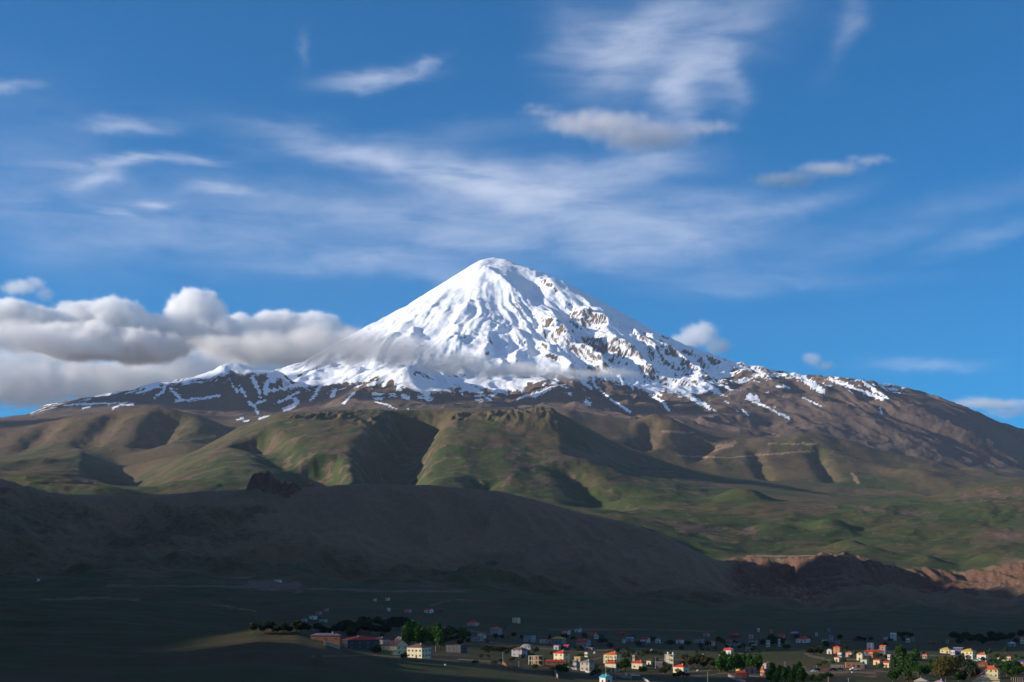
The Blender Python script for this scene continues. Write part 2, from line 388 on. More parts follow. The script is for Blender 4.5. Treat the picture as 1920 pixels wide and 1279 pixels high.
# shoulder hills left of the cone
bump(M, 445, 11200, 330, 420, 175, 0.2, 3.0)
bump(M, 500, 11000, 170, 300, 70, 0.1, 3.0)
bump(M, 370, 11500, 300, 350, 80)
bump(M, 310, 11000, 230, 350, 88, 0, 2.2)
bump(M, 255, 11000, 160, 350, 35)
bump(M, 760, 10700, 170, 420, 120, 0.0, 1.6)
bump(M, 700, 10600, 320, 420, 70, 0.0, 1.6)
bump(M, 1040, 10400, 240, 420, 95, 0.0, 1.7)
bump(M, 905, 10500, 210, 500, -95, 0.0, 1.8)
bump(M, 1470, 12900, 230, 500, 40)
bump(M, 1600, 12900, 180, 500, 26)
rc = slice(int(np.searchsorted(Dr, 12000)), int(np.searchsorted(Dr, 14500)))
for it in range(2):
    corr = smooth1(((HZ - ty) / F) / (M[rc] / D[rc]).max(0), 31)
    corr = np.where(PXc < 560, 1 + (corr - 1) * .0, corr)
    corr = smooth1(corr, 21)
    M = M * (1 + (corr[None, :] - 1) * sm(10200, 12600, D))
Z[r94:] = M[r94:]

# ---- carve and raise the country in front
def carve(pts, width, depth, p=2.0):
    w = [P2(a, b) for a, b in pts]
    r0 = max(0, np.searchsorted(Dr, min(b for a, b in pts) - 3 * width)); r1 = np.searchsorted(Dr, max(b for a, b in pts) + 3 * width)
    sl = slice(r0, r1)
    wx = 14 * fbm(X[sl] / 120, Y[sl] / 120, 3, 91)
    dd, t = seg_dist(w, X[sl] + wx, Y[sl] + wx)
    ends = sm(0, .12, t) * (1 - .5 * sm(.9, 1, t))
    Z[sl] -= depth * np.exp(-(dd / width) ** p) * ends
WX = fbm(X / 700, Y / 700, 3, 5) * 120; WY = fbm(X / 700 + 9, Y / 700, 3, 6) * 120
# mesa gullies (column, distance)
carve([(795, 6900), (780, 6550), (752, 6050), (732, 5500), (715, 5000)], 122, 150, 3)

carve([(592, 5750), (606, 5450), (618, 5050)], 85, 85, 3)
carve([(470, 6350), (512, 5950), (545, 5600), (560, 5300)], 85, 50, 2.2)
carve([(450, 6250), (500, 6150)], 60, 40, 2.4)

carve([(1050, 5750), (1095, 5400), (1115, 5150), (1112, 4900)], 75, 40, 2.2)
carve([(900, 5350), (925, 5050)], 60, 35, 2.2)
carve([(1165, 5400), (1150, 5000), (1135, 4800)], 90, 30, 2.2)
carve([(1415, 8200), (1425, 7800), (1440, 7400)], 40, 26, 2.0)
carve([(1530, 8250), (1545, 7800), (1560, 7400)], 42, 34, 2.0)
carve([(1225, 8500), (1215, 8150), (1200, 7900)], 60, 50, 2.2)
carve([(1320, 8300), (1300, 7900)], 70, 50)
carve([(330, 8500), (300, 8100), (270, 7800)], 90, 55, 2.2)
carve([(230, 8500), (180, 8100), (160, 7800)], 80, 40, 2.2)
carve([(100, 8500), (70, 8100), (40, 7800)], 80, 32, 2.2)
carve([(225, 7200), (235, 6500), (225, 5800), (230, 5300)], 160, 50, 2.0)
carve([(1560, 3060), (1590, 3230)], 1, 0)
# hillocks
bump(Z, 880, 6000, 160, 200, 26)
bump(Z, 1015, 6480, 230, 160, 34, 0, 3)
bump(Z, 1595, 3990, 60, 80, 30, 0, 2)
bump(Z, 1650, 3900, 60, 55, 16, 0, 2)
bump(Z, 1395, 5250, 90, 110, 42, 0, 2.6)
bump(Z, 1445, 4450, 70, 60, 22, 0, 2.4)
bump(Z, 1560, 4500, 55, 70, 24, 0, 2.4)
bump(Z, 1860, 5400, 230, 160, 40, 0, 2)
bump(Z, 1745, 3620, 40, 50, 14, 0, 2)
bump(Z, 1855, 3650, 50, 50, 18, 0, 2)
bump(Z, 1725, 7600, 130, 220, 40, 0, 2)
bump(Z, 1120, 5750, 190, 120, 24, 0, 2)
bump(Z, 1180, 5150, 150, 80, 18, 0, 2)
for (px_, d_b, rx_, h_) in ((40, 4700, 260, 40), (160, 4550, 200, 34), (120, 5300, 260, 30), (350, 5150, 200, 24), (60, 6200, 300, 38), (280, 7100, 240, 36), (330, 7700, 200, 40), (130, 7300, 260, 40)):
    bump(Z, px_, d_b, rx_, rx_ * .7, h_)
# general relief
mesa = sm(4900, 5400, D) * (1 - sm(6700, 6850, D)) * sm(180, 420, PX) * (1 - sm(1250, 1500, PX))
hills = sm(7200, 7900, D) * (1 - sm(9000, 9400, D))
dark = sm(2150, 2500, D) * (1 - sm(3100, 3250, D))
plat = sm(3450, 3700, D) * (1 - sm(4900, 5600, D))
Z += mesa * ((ridged((X + WX) / 420, (Y + WY) / 900, 3, 101) - 1.0) * 8 + fbm(X / 150, Y / 150, 4, 104) * 5)
Z += hills * ((ridged((X + WX) / 480, (Y + WY) / 800, 3, 111) - 1.0) * 13 + fbm(X / 170, Y / 170, 4, 114) * 5)
Z += dark * ((ridged((X + WX * .5) / 330, (Y + WY * .5) / 620, 4, 121) - 1.0) * 30 * (1 - sm(2900, 3180, D) * .8) + (ridged((X + .5 * Y) / 120, (Y + WY * .3) / 300, 4, 126) - 1) * 14 * (1 - sm(3000, 3200, D) * .8) + fbm(X / 60, Y / 60, 4, 124) * 3)
Z += plat * (fbm((X + WX) / 260, (Y + WY) / 200, 4, 131) * 9 + (ridged(X / 180, Y / 110, 3, 134) - 1) * 5)
leftfar = sm(3900, 4600, D) * (1 - sm(7000, 7400, D)) * (1 - sm(180, 330, PX))
Z += leftfar * (ridged((X + WX) / 380, (Y + WY) / 330, 3, 141) - 1) * 12
rightmid = sm(5600, 6200, D) * (1 - sm(7400, 7700, D)) * sm(1400, 1600, PX)
Z += rightmid * fbm(X / 300, Y / 300, 4, 145) * 14
# crags: cliff below the shelf on the right, knob on the dark hill's crest, mesa rim
wav = smooth1(np.interp(PXc, [1340, 1390, 1440, 1500, 1560, 1640, 1700, 1780, 1840, 1990], [0, 1, .9, .8, 1, .9, .55, .9, .8, .8]), 9)
cl = wav[None, :] * sm(2750, 3050, D) * (1 - sm(3380, 3470, D))
Z += cl * ((ridged((X + .4 * Y) / 75, Y / 210, 5, 151) - 1.0) * 17 + (ridged(X / 24, Y / 70, 3, 155) - 1) * 4)
scree = wav[None, :] * sm(2350, 2600, D) * (1 - sm(2950, 3100, D))
Z += scree * (ridged((X + .3 * Y) / 130, Y / 420, 3, 157) - 1) * 12
k1 = bump(Z, 492, 3120, 34, 38, 40, 0, 5); k2 = bump(Z, 538, 3110, 34, 40, 20, 0, 3)
KN = np.clip(k1 + k2, 0, 1)
Z += KN * ((ridged(X / 30, Y / 60, 5, 161) - 1.0) * 15)
rim = np.exp(-((D - 6560) / 190) ** 2) * sm(420, 560, PX) * (1 - sm(1050, 1120, PX))
rimn = sm(.0, .35, fbm(X / 330, Y / 500, 2, 171) + np.exp(-((PX - 985) / 70) ** 2) * 1.2 + np.exp(-((PX - 655) / 45) ** 2) * .5)
Z += rim * rimn * (ridged(X / 70, Y / 190, 5, 175) - 1.0) * 20
# village ground: easy swells
vg = 1 - sm(1900, 2300, D)
Z += vg * sm(200, 500, D) * (fbm(X / 120, Y / 160, 3, 181) * 1.6 + fbm(X / 22, Y / 30, 3, 185) * .22)
lf = vg * (1 - sm(560, 660, PX)) * sm(500, 640, D)
Z += lf * (fbm(X / 150, Y / 70, 3, 191) * 3.6)
Z += sm(1500, 1900, D) * (1 - sm(2300, 2500, D)) * fbm(X / 140, Y / 120, 4, 195) * 4

PY = HZ - Z / D * F
# visible-from-camera test is not needed: marks below are bounded by distance

# ------------------------------------------------------------------ ground cover, as masks on the surface
gz, gd_ = np.gradient(Z)
dDr = np.gradient(Dr)[:, None]
dXc = np.gradient(PXc)[None, :] / F * D
slx = gd_ / dXc; sly = gz / dDr
SLOPE = np.hypot(slx, sly)
n_big = fbm(X / 420, Y / 420, 4, 201); n_mid = fbm(X / 90, Y / 90, 4, 205); n_fin = fbm(X / 25, Y / 25, 3, 209)
SNOW = np.zeros_like(Z); ROCK = np.zeros_like(Z); DRY = np.zeros_like(Z); BARE = np.zeros_like(Z)
# snow on the mountain: cover line as a picture row by column
mt = D > 9300
line = np.interp(PXc, [-200, 0, 60, 120, 220, 300, 400, 520, 560, 640, 760, 840, 900, 1000, 1080, 1150, 1230, 1300, 1360, 1420, 1480, 1560, 1640, 1700, 1760, 1920],
                 [735, 747, 764, 752, 733, 722, 712, 722, 729, 715, 728, 738, 742, 722, 712, 718, 728, 735, 722, 712, 728, 722, 730, 726, 715, 700])
rag = ridged(thw * 30 + 4.1, rk * .9, 3, 225) - 1.0
sn_line = sm(-7, 9, line[None, :] - PY + n_big * 12 + n_mid * 8 + n_fin * 7 + rag * 17)
steep = SLOPE + .16 * n_mid + .13 * n_fin + .25 * RIB
rightrock = sm(-.1, .7, cs) * sm(1.1, 2.5, rk)
thr = 1.45 - .15 * rightrock - .35 * sm(2.1, 2.9, rk) * (cs > -.9)
rocky = sm(thr, thr + .16, steep)
# small crags that stick out of the snow
crag = sm(.72, .95, .42 * (ridged(dx / 120, dy / 120, 4, 221) - 1.0) + .62 * (ridged(thw * 26 + .8, rk * 1.1, 4, 229) - 1.0) + .12 * rightrock + .08 + n_mid * .14 + .55 * RIB + .12 * n_fin * RIB - .06)
crag = np.clip(crag * sm(.3, .9, rk), 0, 1)
strk = sm(.35, .95, ridged(thw * 46 + 2.2, rk * 3.2, 3, 233) - .35 + n_fin * .5)      # snow lying in the grooves of the rock
bareness = 1 - (1 - .92 * rocky) * (1 - .9 * crag)
SNOW = np.where(mt, sn_line * (1 - bareness * (.40 + .60 * strk)), 0)
# thin, broken snow far out on the right crest
brk = sm(1380, 1480, PX)
SNOW = np.where(mt, SNOW * (1 - brk * (1 - sm(-.05, .22, n_mid * .8 + n_big * .5 + .22 * (ridged(thw * 40, rk * 2, 2, 231) - .9)))), 0)
def stroke(arr, pts, w, val=1.0, dmin=9300, dmax=14000, jit=.45):
    """a patch drawn along a line of (column,row) marks on the surface, w = half width in picture pixels"""
    c0 = np.searchsorted(PXc, min(p[0] for p in pts) - 4 * w - 4); c1 = np.searchsorted(PXc, max(p[0] for p in pts) + 4 * w + 4)
    r0 = np.searchsorted(Dr, dmin); r1 = np.searchsorted(Dr, dmax)
    sl = (slice(r0, r1), slice(c0, c1))
    px_, py_ = PX[sl], PY[sl]
    if len(pts) == 1: dd = np.hypot(px_ - pts[0][0], (py_ - pts[0][1]) * 1.6)
    else: dd, _ = seg_dist(pts, px_, py_)
    e = dd + n_fin[sl] * w * jit * 1.2 + n_mid[sl] * w * jit
    m = 1 - sm(w * .75, w * 1.15, e)
    arr[sl] = np.maximum(arr[sl], m * val)
SP = [([(505, 733), (560, 722), (620, 716), (690, 712)], 4), ([(600, 722), (592, 738), (583, 750)], 3), ([(553, 748), (558, 755), (545, 764), (534, 769)], 4),
 ([(536, 748), (560, 735)], 2.5), ([(670, 700), (640, 706), (600, 712)], 3), ([(628, 733), (622, 742)], 4), ([(664, 737), (655, 744), (645, 757)], 2.4),
 ([(690, 721), (713, 717)], 2.5), ([(670, 725), (677, 722)], 2.4), ([(700, 739), (720, 739)], 3.2), ([(733, 739), (741, 740)], 3.4), ([(703, 748), (716, 748)], 3.4),
 ([(745, 712), (770, 712), (790, 730), (800, 742)], 8), ([(760, 716), (785, 728)], 8), ([(755, 742), (765, 745)], 4), ([(785, 745), (808, 748)], 4),
 ([(482, 755), (499, 750)], 2.6), ([(515, 757), (530, 751)], 2), ([(466, 754), (477, 762), (484, 775)], 3), ([(487, 785), (502, 781)], 3), ([(444, 787), (455, 785)], 2.2), ([(447, 795), (466, 788)], 1.4),
 ([(213, 765), (225, 760), (250, 758)], 2.2), ([(120, 760), (180, 757), (240, 755)], 1.8), ([(330, 752), (355, 750), (413, 742)], 2.4), ([(155, 766), (170, 762)], 1.2),
 ([(890, 742), (925, 741)], 2.2), ([(910, 745), (920, 749)], 2.2), ([(893, 750), (902, 749)], 2), ([(1000, 742), (1015, 735), (1030, 728)], 4), ([(1042, 714), (1038, 720)], 6),
 ([(970, 750), (988, 740)], 2.4), ([(978, 730), (982, 720)], 4), ([(1062, 727)], 3), ([(1068, 737)], 5), ([(1100, 752), (1104, 757)], 5), ([(1093, 718), (1108, 727)], 3.2), ([(1018, 722), (1022, 718)], 1.8),
 ([(1115, 722), (1140, 745), (1180, 772)], 2.4), ([(1195, 710), (1212, 728)], 2.5), ([(1220, 740), (1240, 752), (1256, 770)], 2.6), ([(1228, 735), (1240, 741)], 2), ([(1255, 715), (1290, 742), (1330, 765)], 4),
 ([(1405, 742), (1420, 750)], 4.5), ([(1416, 744)], 5), ([(1400, 748), (1440, 764), (1480, 785)], 2), ([(1440, 735)], 2.5), ([(1392, 768), (1402, 778)], 1.8), ([(1650, 765), (1654, 777)], 1.8), ([(1453, 763)], 1.5),
 ([(1330, 726), (1352, 740), (1372, 745)], 2), ([(1485, 700), (1512, 714), (1545, 735)], 5), ([(1560, 712), (1600, 728), (1655, 748)], 3), ([(1620, 717), (1648, 736), (1665, 748)], 3), ([(1505, 745), (1540, 762)], 1.6),
 ([(700, 753), (730, 760), (745, 768)], 1.3), ([(730, 763)], 1.5), ([(765, 767)], 2), ([(290, 745), (305, 735), (312, 720)], 3), ([(320, 728), (330, 740), (336, 745)], 3), ([(345, 718), (372, 705), (410, 700)], 4), ([(270, 738), (285, 725)], 3),
 ([(1300, 748), (1345, 772)], 1.2), ([(1235, 700), (1290, 740)], 4), ([(1360, 752), (1366, 756)], 1.4), ([(1380, 768), (1384, 772)], 1.4),
 ([(450, 725), (462, 745)], 3), ([(475, 710), (488, 742)], 4), ([(500, 715), (497, 740)], 4), ([(430, 712), (445, 735)], 2.4)]
SH = np.zeros_like(Z)
lowmask = mt & (PY > 690)
for pts, w in SP: stroke(SH, pts, w * .92, .9, jit=.85)
SNOW = np.maximum(SNOW, SH)
# the dark hummock left of the cone carries only thin snow
hm = np.exp(-(((PX - 450) / 52) ** 4 + ((PY - 722) / 24) ** 4)) * (D > 9800)
SNOW = SNOW * (1 - hm * (1 - .55 * sm(-.1, .35, ridged(X / 60, Y / 260, 3, 241) - 1)))
SNOW = np.maximum(SNOW, SH * .9 * mt)
ROCK = np.where(mt, np.clip(.55 + .5 * rocky + .3 * crag, 0, 1), 0)
# crags elsewhere
ROCK = np.maximum(ROCK, rim * rimn * sm(.25, .6, ridged(X / 95, Y / 150, 4, 175) - .9) )
ROCK = np.maximum(ROCK, sm(.25, .6, KN))
ROCK = np.maximum(ROCK, cl * sm(.28, .55, SLOPE + n_fin * .1))
ROCK = np.maximum(ROCK, plat * sm(.42, .62, ridged(X / 150 + 4, Y / 60, 4, 251) - .93 + n_fin * .2) * .7)
ROCK = np.maximum(ROCK, np.clip(mesa + hills, 0, 1) * sm(.55, .75, ridged(X / 210, Y / 190, 4, 255) - .62 + n_fin * .25) * .7)
for pts, w in [([(1255, 840), (1290, 825), (1325, 822)], 7), ([(1480, 955), (1560, 950)], 5), ([(1280, 990), (1340, 998), (1410, 1000)], 6), ([(1600, 950), (1740, 965)], 4),
               ([(1850, 1000), (1919, 1010)], 6), ([(1880, 1052), (1919, 1058)], 7), ([(1070, 855), (1140, 855)], 8), ([(1810, 930), (1915, 925)], 8)]:
    stroke(ROCK, pts, w, .8, 3400, 9000, 1.4)
# dry / bare earth
DRY = np.clip(.42 + .75 * n_big + .35 * n_mid, 0, 1)
DRY = np.where(D < 2300, np.clip(.22 + .7 * fbm(X / 160, Y / 90, 4, 261) + .6 * n_mid + .35 * n_fin, 0, 1), DRY)
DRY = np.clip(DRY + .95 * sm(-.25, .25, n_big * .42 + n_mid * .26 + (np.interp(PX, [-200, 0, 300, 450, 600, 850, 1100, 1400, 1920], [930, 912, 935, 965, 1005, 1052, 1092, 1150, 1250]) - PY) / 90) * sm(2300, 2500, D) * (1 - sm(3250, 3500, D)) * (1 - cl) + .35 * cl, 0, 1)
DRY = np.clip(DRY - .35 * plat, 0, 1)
cellx = np.floor((X + .25 * Y + 9 * n_mid) / 52); celly = np.floor((Y - .2 * X + 9 * n_mid) / 75)
plot_r = np.mod(np.sin(cellx * 12.9898 + celly * 78.233) * 43758.5453, 1)
DRY = np.clip(DRY + (plot_r - .45) * .75 * sm(650, 760, D) * (1 - sm(1700, 1900, D)) * sm(560, 800, PX + .2 * D - 100), 0, 1)
DRY = np.clip(DRY + .22 * mesa * sm(5700, 6600, D) - .24 * mesa + .25 * hills, 0, 1)
DRY = np.clip(DRY + .7 * sm(7800, 8400, D) * (1 - sm(150, 420, PX) * (1 - sm(1000, 1100, PX))) * (1 - sm(1330, 1480, PX)), 0, 1)
DRY = np.clip(DRY + .55 * scree, 0, 1)
KNL = np.exp(-(((PX - 505) / 80) ** 2 + ((D - 690) / 70) ** 2)); DRY = np.clip(DRY + .9 * KNL * (.6 + n_fin), 0, 1)
# bare tracks, yards and cuttings
for pts, w, a, b in [([(200, 1098), (400, 1099), (560, 1103), (720, 1108), (870, 1109)], 1.6, 1750, 2400), ([(460, 1098), (480, 1092), (560, 1106)], 3, 1750, 2400),
    ([(470, 1096), (560, 1100)], 7, 1750, 2400), ([(420, 1084), (470, 1083)], 1.4, 1750, 2500), ([(810, 1135), (850, 1123), (900, 1127)], 1.6, 1500, 2300), ([(1500, 830), (1560, 828)], .01, 8000, 9000),
    ([(1340, 838), (1375, 832)], 5, 7000, 9000), ([(1270, 855), (1370, 858), (1440, 852), (1530, 845)], 1.2, 7200, 9000), ([(1440, 832), (1530, 832)], 1.0, 7200, 9000), ([(1240, 808), (1300, 812)], 2, 7200, 9000), ([(1600, 890), (1608, 905)], 3, 6500, 9000),
    ([(1400, 1043), (1480, 1043), (1545, 1042)], 1.4, 3500, 4400), ([(1150, 1000), (1230, 995)], .01, 3600, 4400),
    ([(1500, 1259), (1560, 1260), (1620, 1261), (1640, 1264)], 3.6, 700, 1100), ([(1490, 1250), (1510, 1252)], 2.4, 700, 1100), ([(1510, 1226), (1545, 1236), (1570, 1240)], 1.3, 850, 1500),
    ([(860, 1236), (930, 1242), (960, 1250), (1000, 1256)], 1.2, 600, 1400), ([(1030, 1181), (1200, 1180), (1340, 1184)], .8, 1100, 2000), ([(560, 1232), (700, 1228), (860, 1240)], .9, 600, 1100),
    ([(1180, 1240), (1230, 1236), (1300, 1238)], .9, 800, 1500), ([(1010, 1216), (1090, 1222), (1180, 1216), (1300, 1221), (1400, 1226)], .8, 900, 1600), ([(1060, 1250), (1130, 1232), (1200, 1226)], .7, 800, 1500), ([(1290, 1270), (1360, 1262), (1440, 1270)], .9, 700, 1200), ([(1640, 1258), (1700, 1262), (1740, 1256)], .9, 700, 1300), ([(1570, 1236), (1650, 1236), (1700, 1228), (1800, 1230), (1900, 1238)], .8, 800, 1500), ([(1230, 1264), (1330, 1257), (1345, 1240)], .8, 700, 1400), ([(880, 1200), (960, 1208), (1020, 1212)], .8, 900, 1700), ([(1420, 1214), (1500, 1218), (1540, 1222)], .8, 900, 1700), ([(400, 1133), (440, 1140), (480, 1146)], 1.4, 1300, 2000), ([(60, 1125), (200, 1121), (260, 1125)], 1.8, 1500, 2200)]:
    stroke(BARE, pts, w, .95, a, b, .8)
print('terrain heights done')
# ------------------------------------------------------------------ materials helpers
def new_mat(name):
    m = bpy.data.materials.new(name); m.use_nodes = True
    nt = m.node_tree; nt.nodes.clear()
    out = nt.nodes.new('ShaderNodeOutputMaterial')
    b = nt.nodes.new('ShaderNodeBsdfPrincipled')
    b.inputs['Roughness'].default_value = .9
    b.inputs['Specular IOR Level'].default_value = .15
    nt.links.new(b.outputs[0], out.inputs[0])
    return m, nt, b, out
def nd(nt, t, ins=None, **k):
    n = nt.nodes.new(t)
    for a, b in k.items(): setattr(n, a, b)
    for a, b in (ins or {}).items():
        if isinstance(b, bpy.types.NodeSocket): nt.links.new(b, n.inputs[a])
        else: n.inputs[a].default_value = b
    return n
def mixc(nt, f, a, b, bt='MIX'):
    n = nt.nodes.new('ShaderNodeMix'); n.data_type = 'RGBA'; n.blend_type = bt
    for s, v in ((0, f), (6, a), (7, b)):
        if isinstance(v, bpy.types.NodeSocket): nt.links.new(v, n.inputs[s])
        elif isinstance(v, tuple): n.inputs[s].default_value = v + (1,) if len(v) == 3 else v
        else: n.inputs[s].default_value = v
    return n.outputs[2]
def mrange(nt, v, a, b, c=0., d=1.):
    n = nt.nodes.new('ShaderNodeMapRange')
    nt.links.new(v, n.inputs[0])
    for i, q in enumerate((a, b, c, d)): n.inputs[i + 1].default_value = q
    return n.outputs[0]

def terrain_mat(name, green, green2, dry, bare, rock, rock2, nscale, bumpd, near=None, y0=0, y1=1):
    m, nt, b, out = new_mat(name)
    at = nd(nt, 'ShaderNodeAttribute', attribute_name='cover')
    sp = nd(nt, 'ShaderNodeSeparateColor', {0: at.outputs['Color']})
    tcn = nd(nt, 'ShaderNodeTexCoord')
    n1 = nd(nt, 'ShaderNodeTexNoise', {'Vector': tcn.outputs['Object'], 'Scale': nscale, 'Detail': 8.0, 'Roughness': .65})
    n2 = nd(nt, 'ShaderNodeTexNoise', {'Vector': tcn.outputs['Object'], 'Scale': nscale * 7, 'Detail': 6.0, 'Roughness': .7})
    n3 = nd(nt, 'ShaderNodeTexNoise', {'Vector': tcn.outputs['Object'], 'Scale': nscale * 26, 'Detail': 5.0, 'Roughness': .75})
    f1 = mrange(nt, n1.outputs[0], .3, .7); f2 = mrange(nt, n2.outputs[0], .32, .68); f3 = mrange(nt, n3.outputs[0], .36, .66)
    gcol = mixc(nt, f1, green, green2)
    df = nd(nt, 'ShaderNodeMath', {0: sp.outputs[2], 1: f2}, operation='ADD'); df2 = mrange(nt, df.outputs[0], .45, 1.25)
    gcol = mixc(nt, df2, gcol, dry)
    gcol = mixc(nt, mrange(nt, n2.outputs[0], .35, .65, .0, .35), gcol, tuple(c * .45 for c in dry))
    gcol = mixc(nt, mrange(nt, n3.outputs[0], .38, .62, .45, 0.), gcol, tuple(c * .55 for c in green))
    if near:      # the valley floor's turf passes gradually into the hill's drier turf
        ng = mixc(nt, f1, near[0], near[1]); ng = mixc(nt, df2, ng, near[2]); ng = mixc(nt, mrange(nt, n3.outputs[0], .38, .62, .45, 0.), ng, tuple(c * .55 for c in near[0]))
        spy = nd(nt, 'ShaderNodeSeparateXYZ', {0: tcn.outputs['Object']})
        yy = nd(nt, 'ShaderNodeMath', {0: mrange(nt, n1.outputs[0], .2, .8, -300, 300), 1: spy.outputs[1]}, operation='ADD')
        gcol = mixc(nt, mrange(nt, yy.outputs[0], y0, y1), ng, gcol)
    rcol = mixc(nt, f2, rock, rock2); rcol = mixc(nt, mrange(nt, n3.outputs[0], .4, .6, .6, 0.), rcol, tuple(c * .45 for c in rock))
    rf = nd(nt, 'ShaderNodeMath', {0: sp.outputs[1], 1: mrange(nt, n2.outputs[0], .3, .7, -.25, .25)}, operation='ADD')
    col = mixc(nt, mrange(nt, rf.outputs[0], .3, .7), gcol, rcol)
    col = mixc(nt, at.outputs['Alpha'], col, bare)
    sf = nd(nt, 'ShaderNodeMath', {0: sp.outputs[0], 1: mrange(nt, n3.outputs[0], .35, .65, -.2, .2)}, operation='ADD')
    sfac = mrange(nt, sf.outputs[0], .36, .62)
    col = mixc(nt, sfac, col, (.82, .85, .90))
    nt.links.new(col, b.inputs['Base Color'])
    bp = nd(nt, 'ShaderNodeBump', {'Height': n2.outputs[0], 'Strength': .55, 'Distance': bumpd})
    nt.links.new(bp.outputs[0], b.inputs['Normal'])
    return m
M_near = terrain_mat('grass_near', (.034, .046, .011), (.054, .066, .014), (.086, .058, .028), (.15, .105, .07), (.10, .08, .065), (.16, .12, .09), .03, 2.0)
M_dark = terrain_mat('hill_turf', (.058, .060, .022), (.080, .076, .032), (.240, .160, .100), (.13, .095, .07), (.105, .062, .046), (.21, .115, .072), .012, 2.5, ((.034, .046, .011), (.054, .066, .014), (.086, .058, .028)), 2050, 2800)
M_plat = terrain_mat('plateau_turf', (.034, .066, .018), (.062, .092, .025), (.145, .096, .052), (.32, .21, .13), (.115, .078, .056), (.205, .135, .09), .006, 5)
M_mount = terrain_mat('mountain_rock', (.10, .075, .055), (.13, .095, .068), (.16, .11, .08), (.3, .2, .14), (.115, .082, .066), (.18, .125, .097), .004, 9)

def grid_mesh(name, r0, r1, mat):
    nr = r1 - r0
    co = np.stack([X[r0:r1], Y[r0:r1], Z[r0:r1]], -1).reshape(-1, 3).astype(np.float32)
    i = np.arange(nr - 1)[:, None] * NC + np.arange(NC - 1)[None, :]
    quads = np.stack([i, i + 1, i + NC + 1, i + NC], -1).reshape(-1, 4).astype(np.int32)
    me = bpy.data.meshes.new(name)
    me.vertices.add(len(co)); me.vertices.foreach_set('co', co.ravel())
    me.loops.add(quads.size); me.loops.foreach_set('vertex_index', quads.ravel())
    me.polygons.add(len(quads)); me.polygons.foreach_set('loop_start', np.arange(0, quads.size, 4, dtype=np.int32))
    me.update(calc_edges=True)
    me.polygons.foreach_set('use_smooth', np.ones(len(quads), bool))
    ca = me.color_attributes.new('cover', 'FLOAT_COLOR', 'POINT')
    cc = np.stack([SNOW[r0:r1], ROCK[r0:r1], DRY[r0:r1], BARE[r0:r1]], -1).reshape(-1).astype(np.float32)
    ca.data.foreach_set('color', cc)
    me.materials.append(mat)
    o = bpy.data.objects.new(name, me); COL.objects.link(o)
    o['kind'] = 'structure'
    return o
cuts = [0, int(np.searchsorted(Dr, 1750)), int(np.searchsorted(Dr, 3395)), int(np.searchsorted(Dr, 9350)), NR]
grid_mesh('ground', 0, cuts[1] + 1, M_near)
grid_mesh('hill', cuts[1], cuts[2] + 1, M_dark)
grid_mesh('plateau', cuts[2], cuts[3] + 1, M_plat)
grid_mesh('mountain', cuts[3], NR, M_mount)

# unseen range added on the left, its crest shaped to shade the foreground
def shade_range():
    nx, ny = 60, 900
    xs = np.concatenate([np.linspace(-4600, -2600, 34)[:-1], np.linspace(-2600, -1480, 27)]); ys = np.concatenate([np.linspace(-5200, 200, 80)[:-1], np.linspace(200, 1200, 500)[:-1], np.linspace(1200, 5300, 322)])
    XX, YY = np.meshgrid(xs, ys)
    CR = [(-5200, 500), (-3000, 1000), (-500, 980), (250, 900), (400, 860), (428, 730), (440, 714), (500, 712), (506, 722), (530, 775), (606, 778),
          (620, 705), (660, 705), (674, 724), (760, 712), (800, 722), (840, 708), (940, 726), (985, 985), (1500, 1100), (2500, 1100), (2955, 1105), (3035, 1135), (3062, 1040), (3078, 1012), (3200, 980), (3300, 900), (3700, 700), (4300, 420), (5300, 100)]  # crest heights and gaps set by where shadow and sun should fall
    cy = np.array([c[0] for c in CR]); ch = np.array([c[1] for c in CR])
    crest = np.interp(YY, cy, ch) + fbm(YY / 60, YY * 0 + 3.3, 3, 301) * 9
    t = np.clip(1 - np.abs(XX + 2600) / (1080 * (1 + .06 * fbm(XX / 300, YY / 300, 2, 303))), 0, 1)
    h = crest * (t ** 1.25) + (ridged(XX / 300, YY / 300, 4, 305) - 1) * 60 * t * (1 - t) * 2 - 60
    h += 60 * sm(.0, .9, t)
    co = np.stack([XX, YY, h], -1).reshape(-1, 3)
    i = np.arange(ny - 1)[:, None] * nx + np.arange(nx - 1)[None, :]
    q = np.stack([i, i + 1, i + nx + 1, i + nx], -1).reshape(-1, 4)
    me = bpy.data.meshes.new('shade_range'); me.from_pydata(co.tolist(), [], q.tolist())
    me.polygons.foreach_set('use_smooth', np.ones(len(q), bool))
    ca = me.color_attributes.new('cover', 'FLOAT_COLOR', 'POINT')
    cc = np.zeros((len(co), 4), np.float32); cc[:, 1] = .4; cc[:, 2] = .5
    ca.data.foreach_set('color', cc.ravel())
    me.materials.append(M_dark)
    o = bpy.data.objects.new('hill', me); COL.objects.link(o); o['kind'] = 'structure'  # the unseen range added for its shadow, not the hill in view
shade_range()
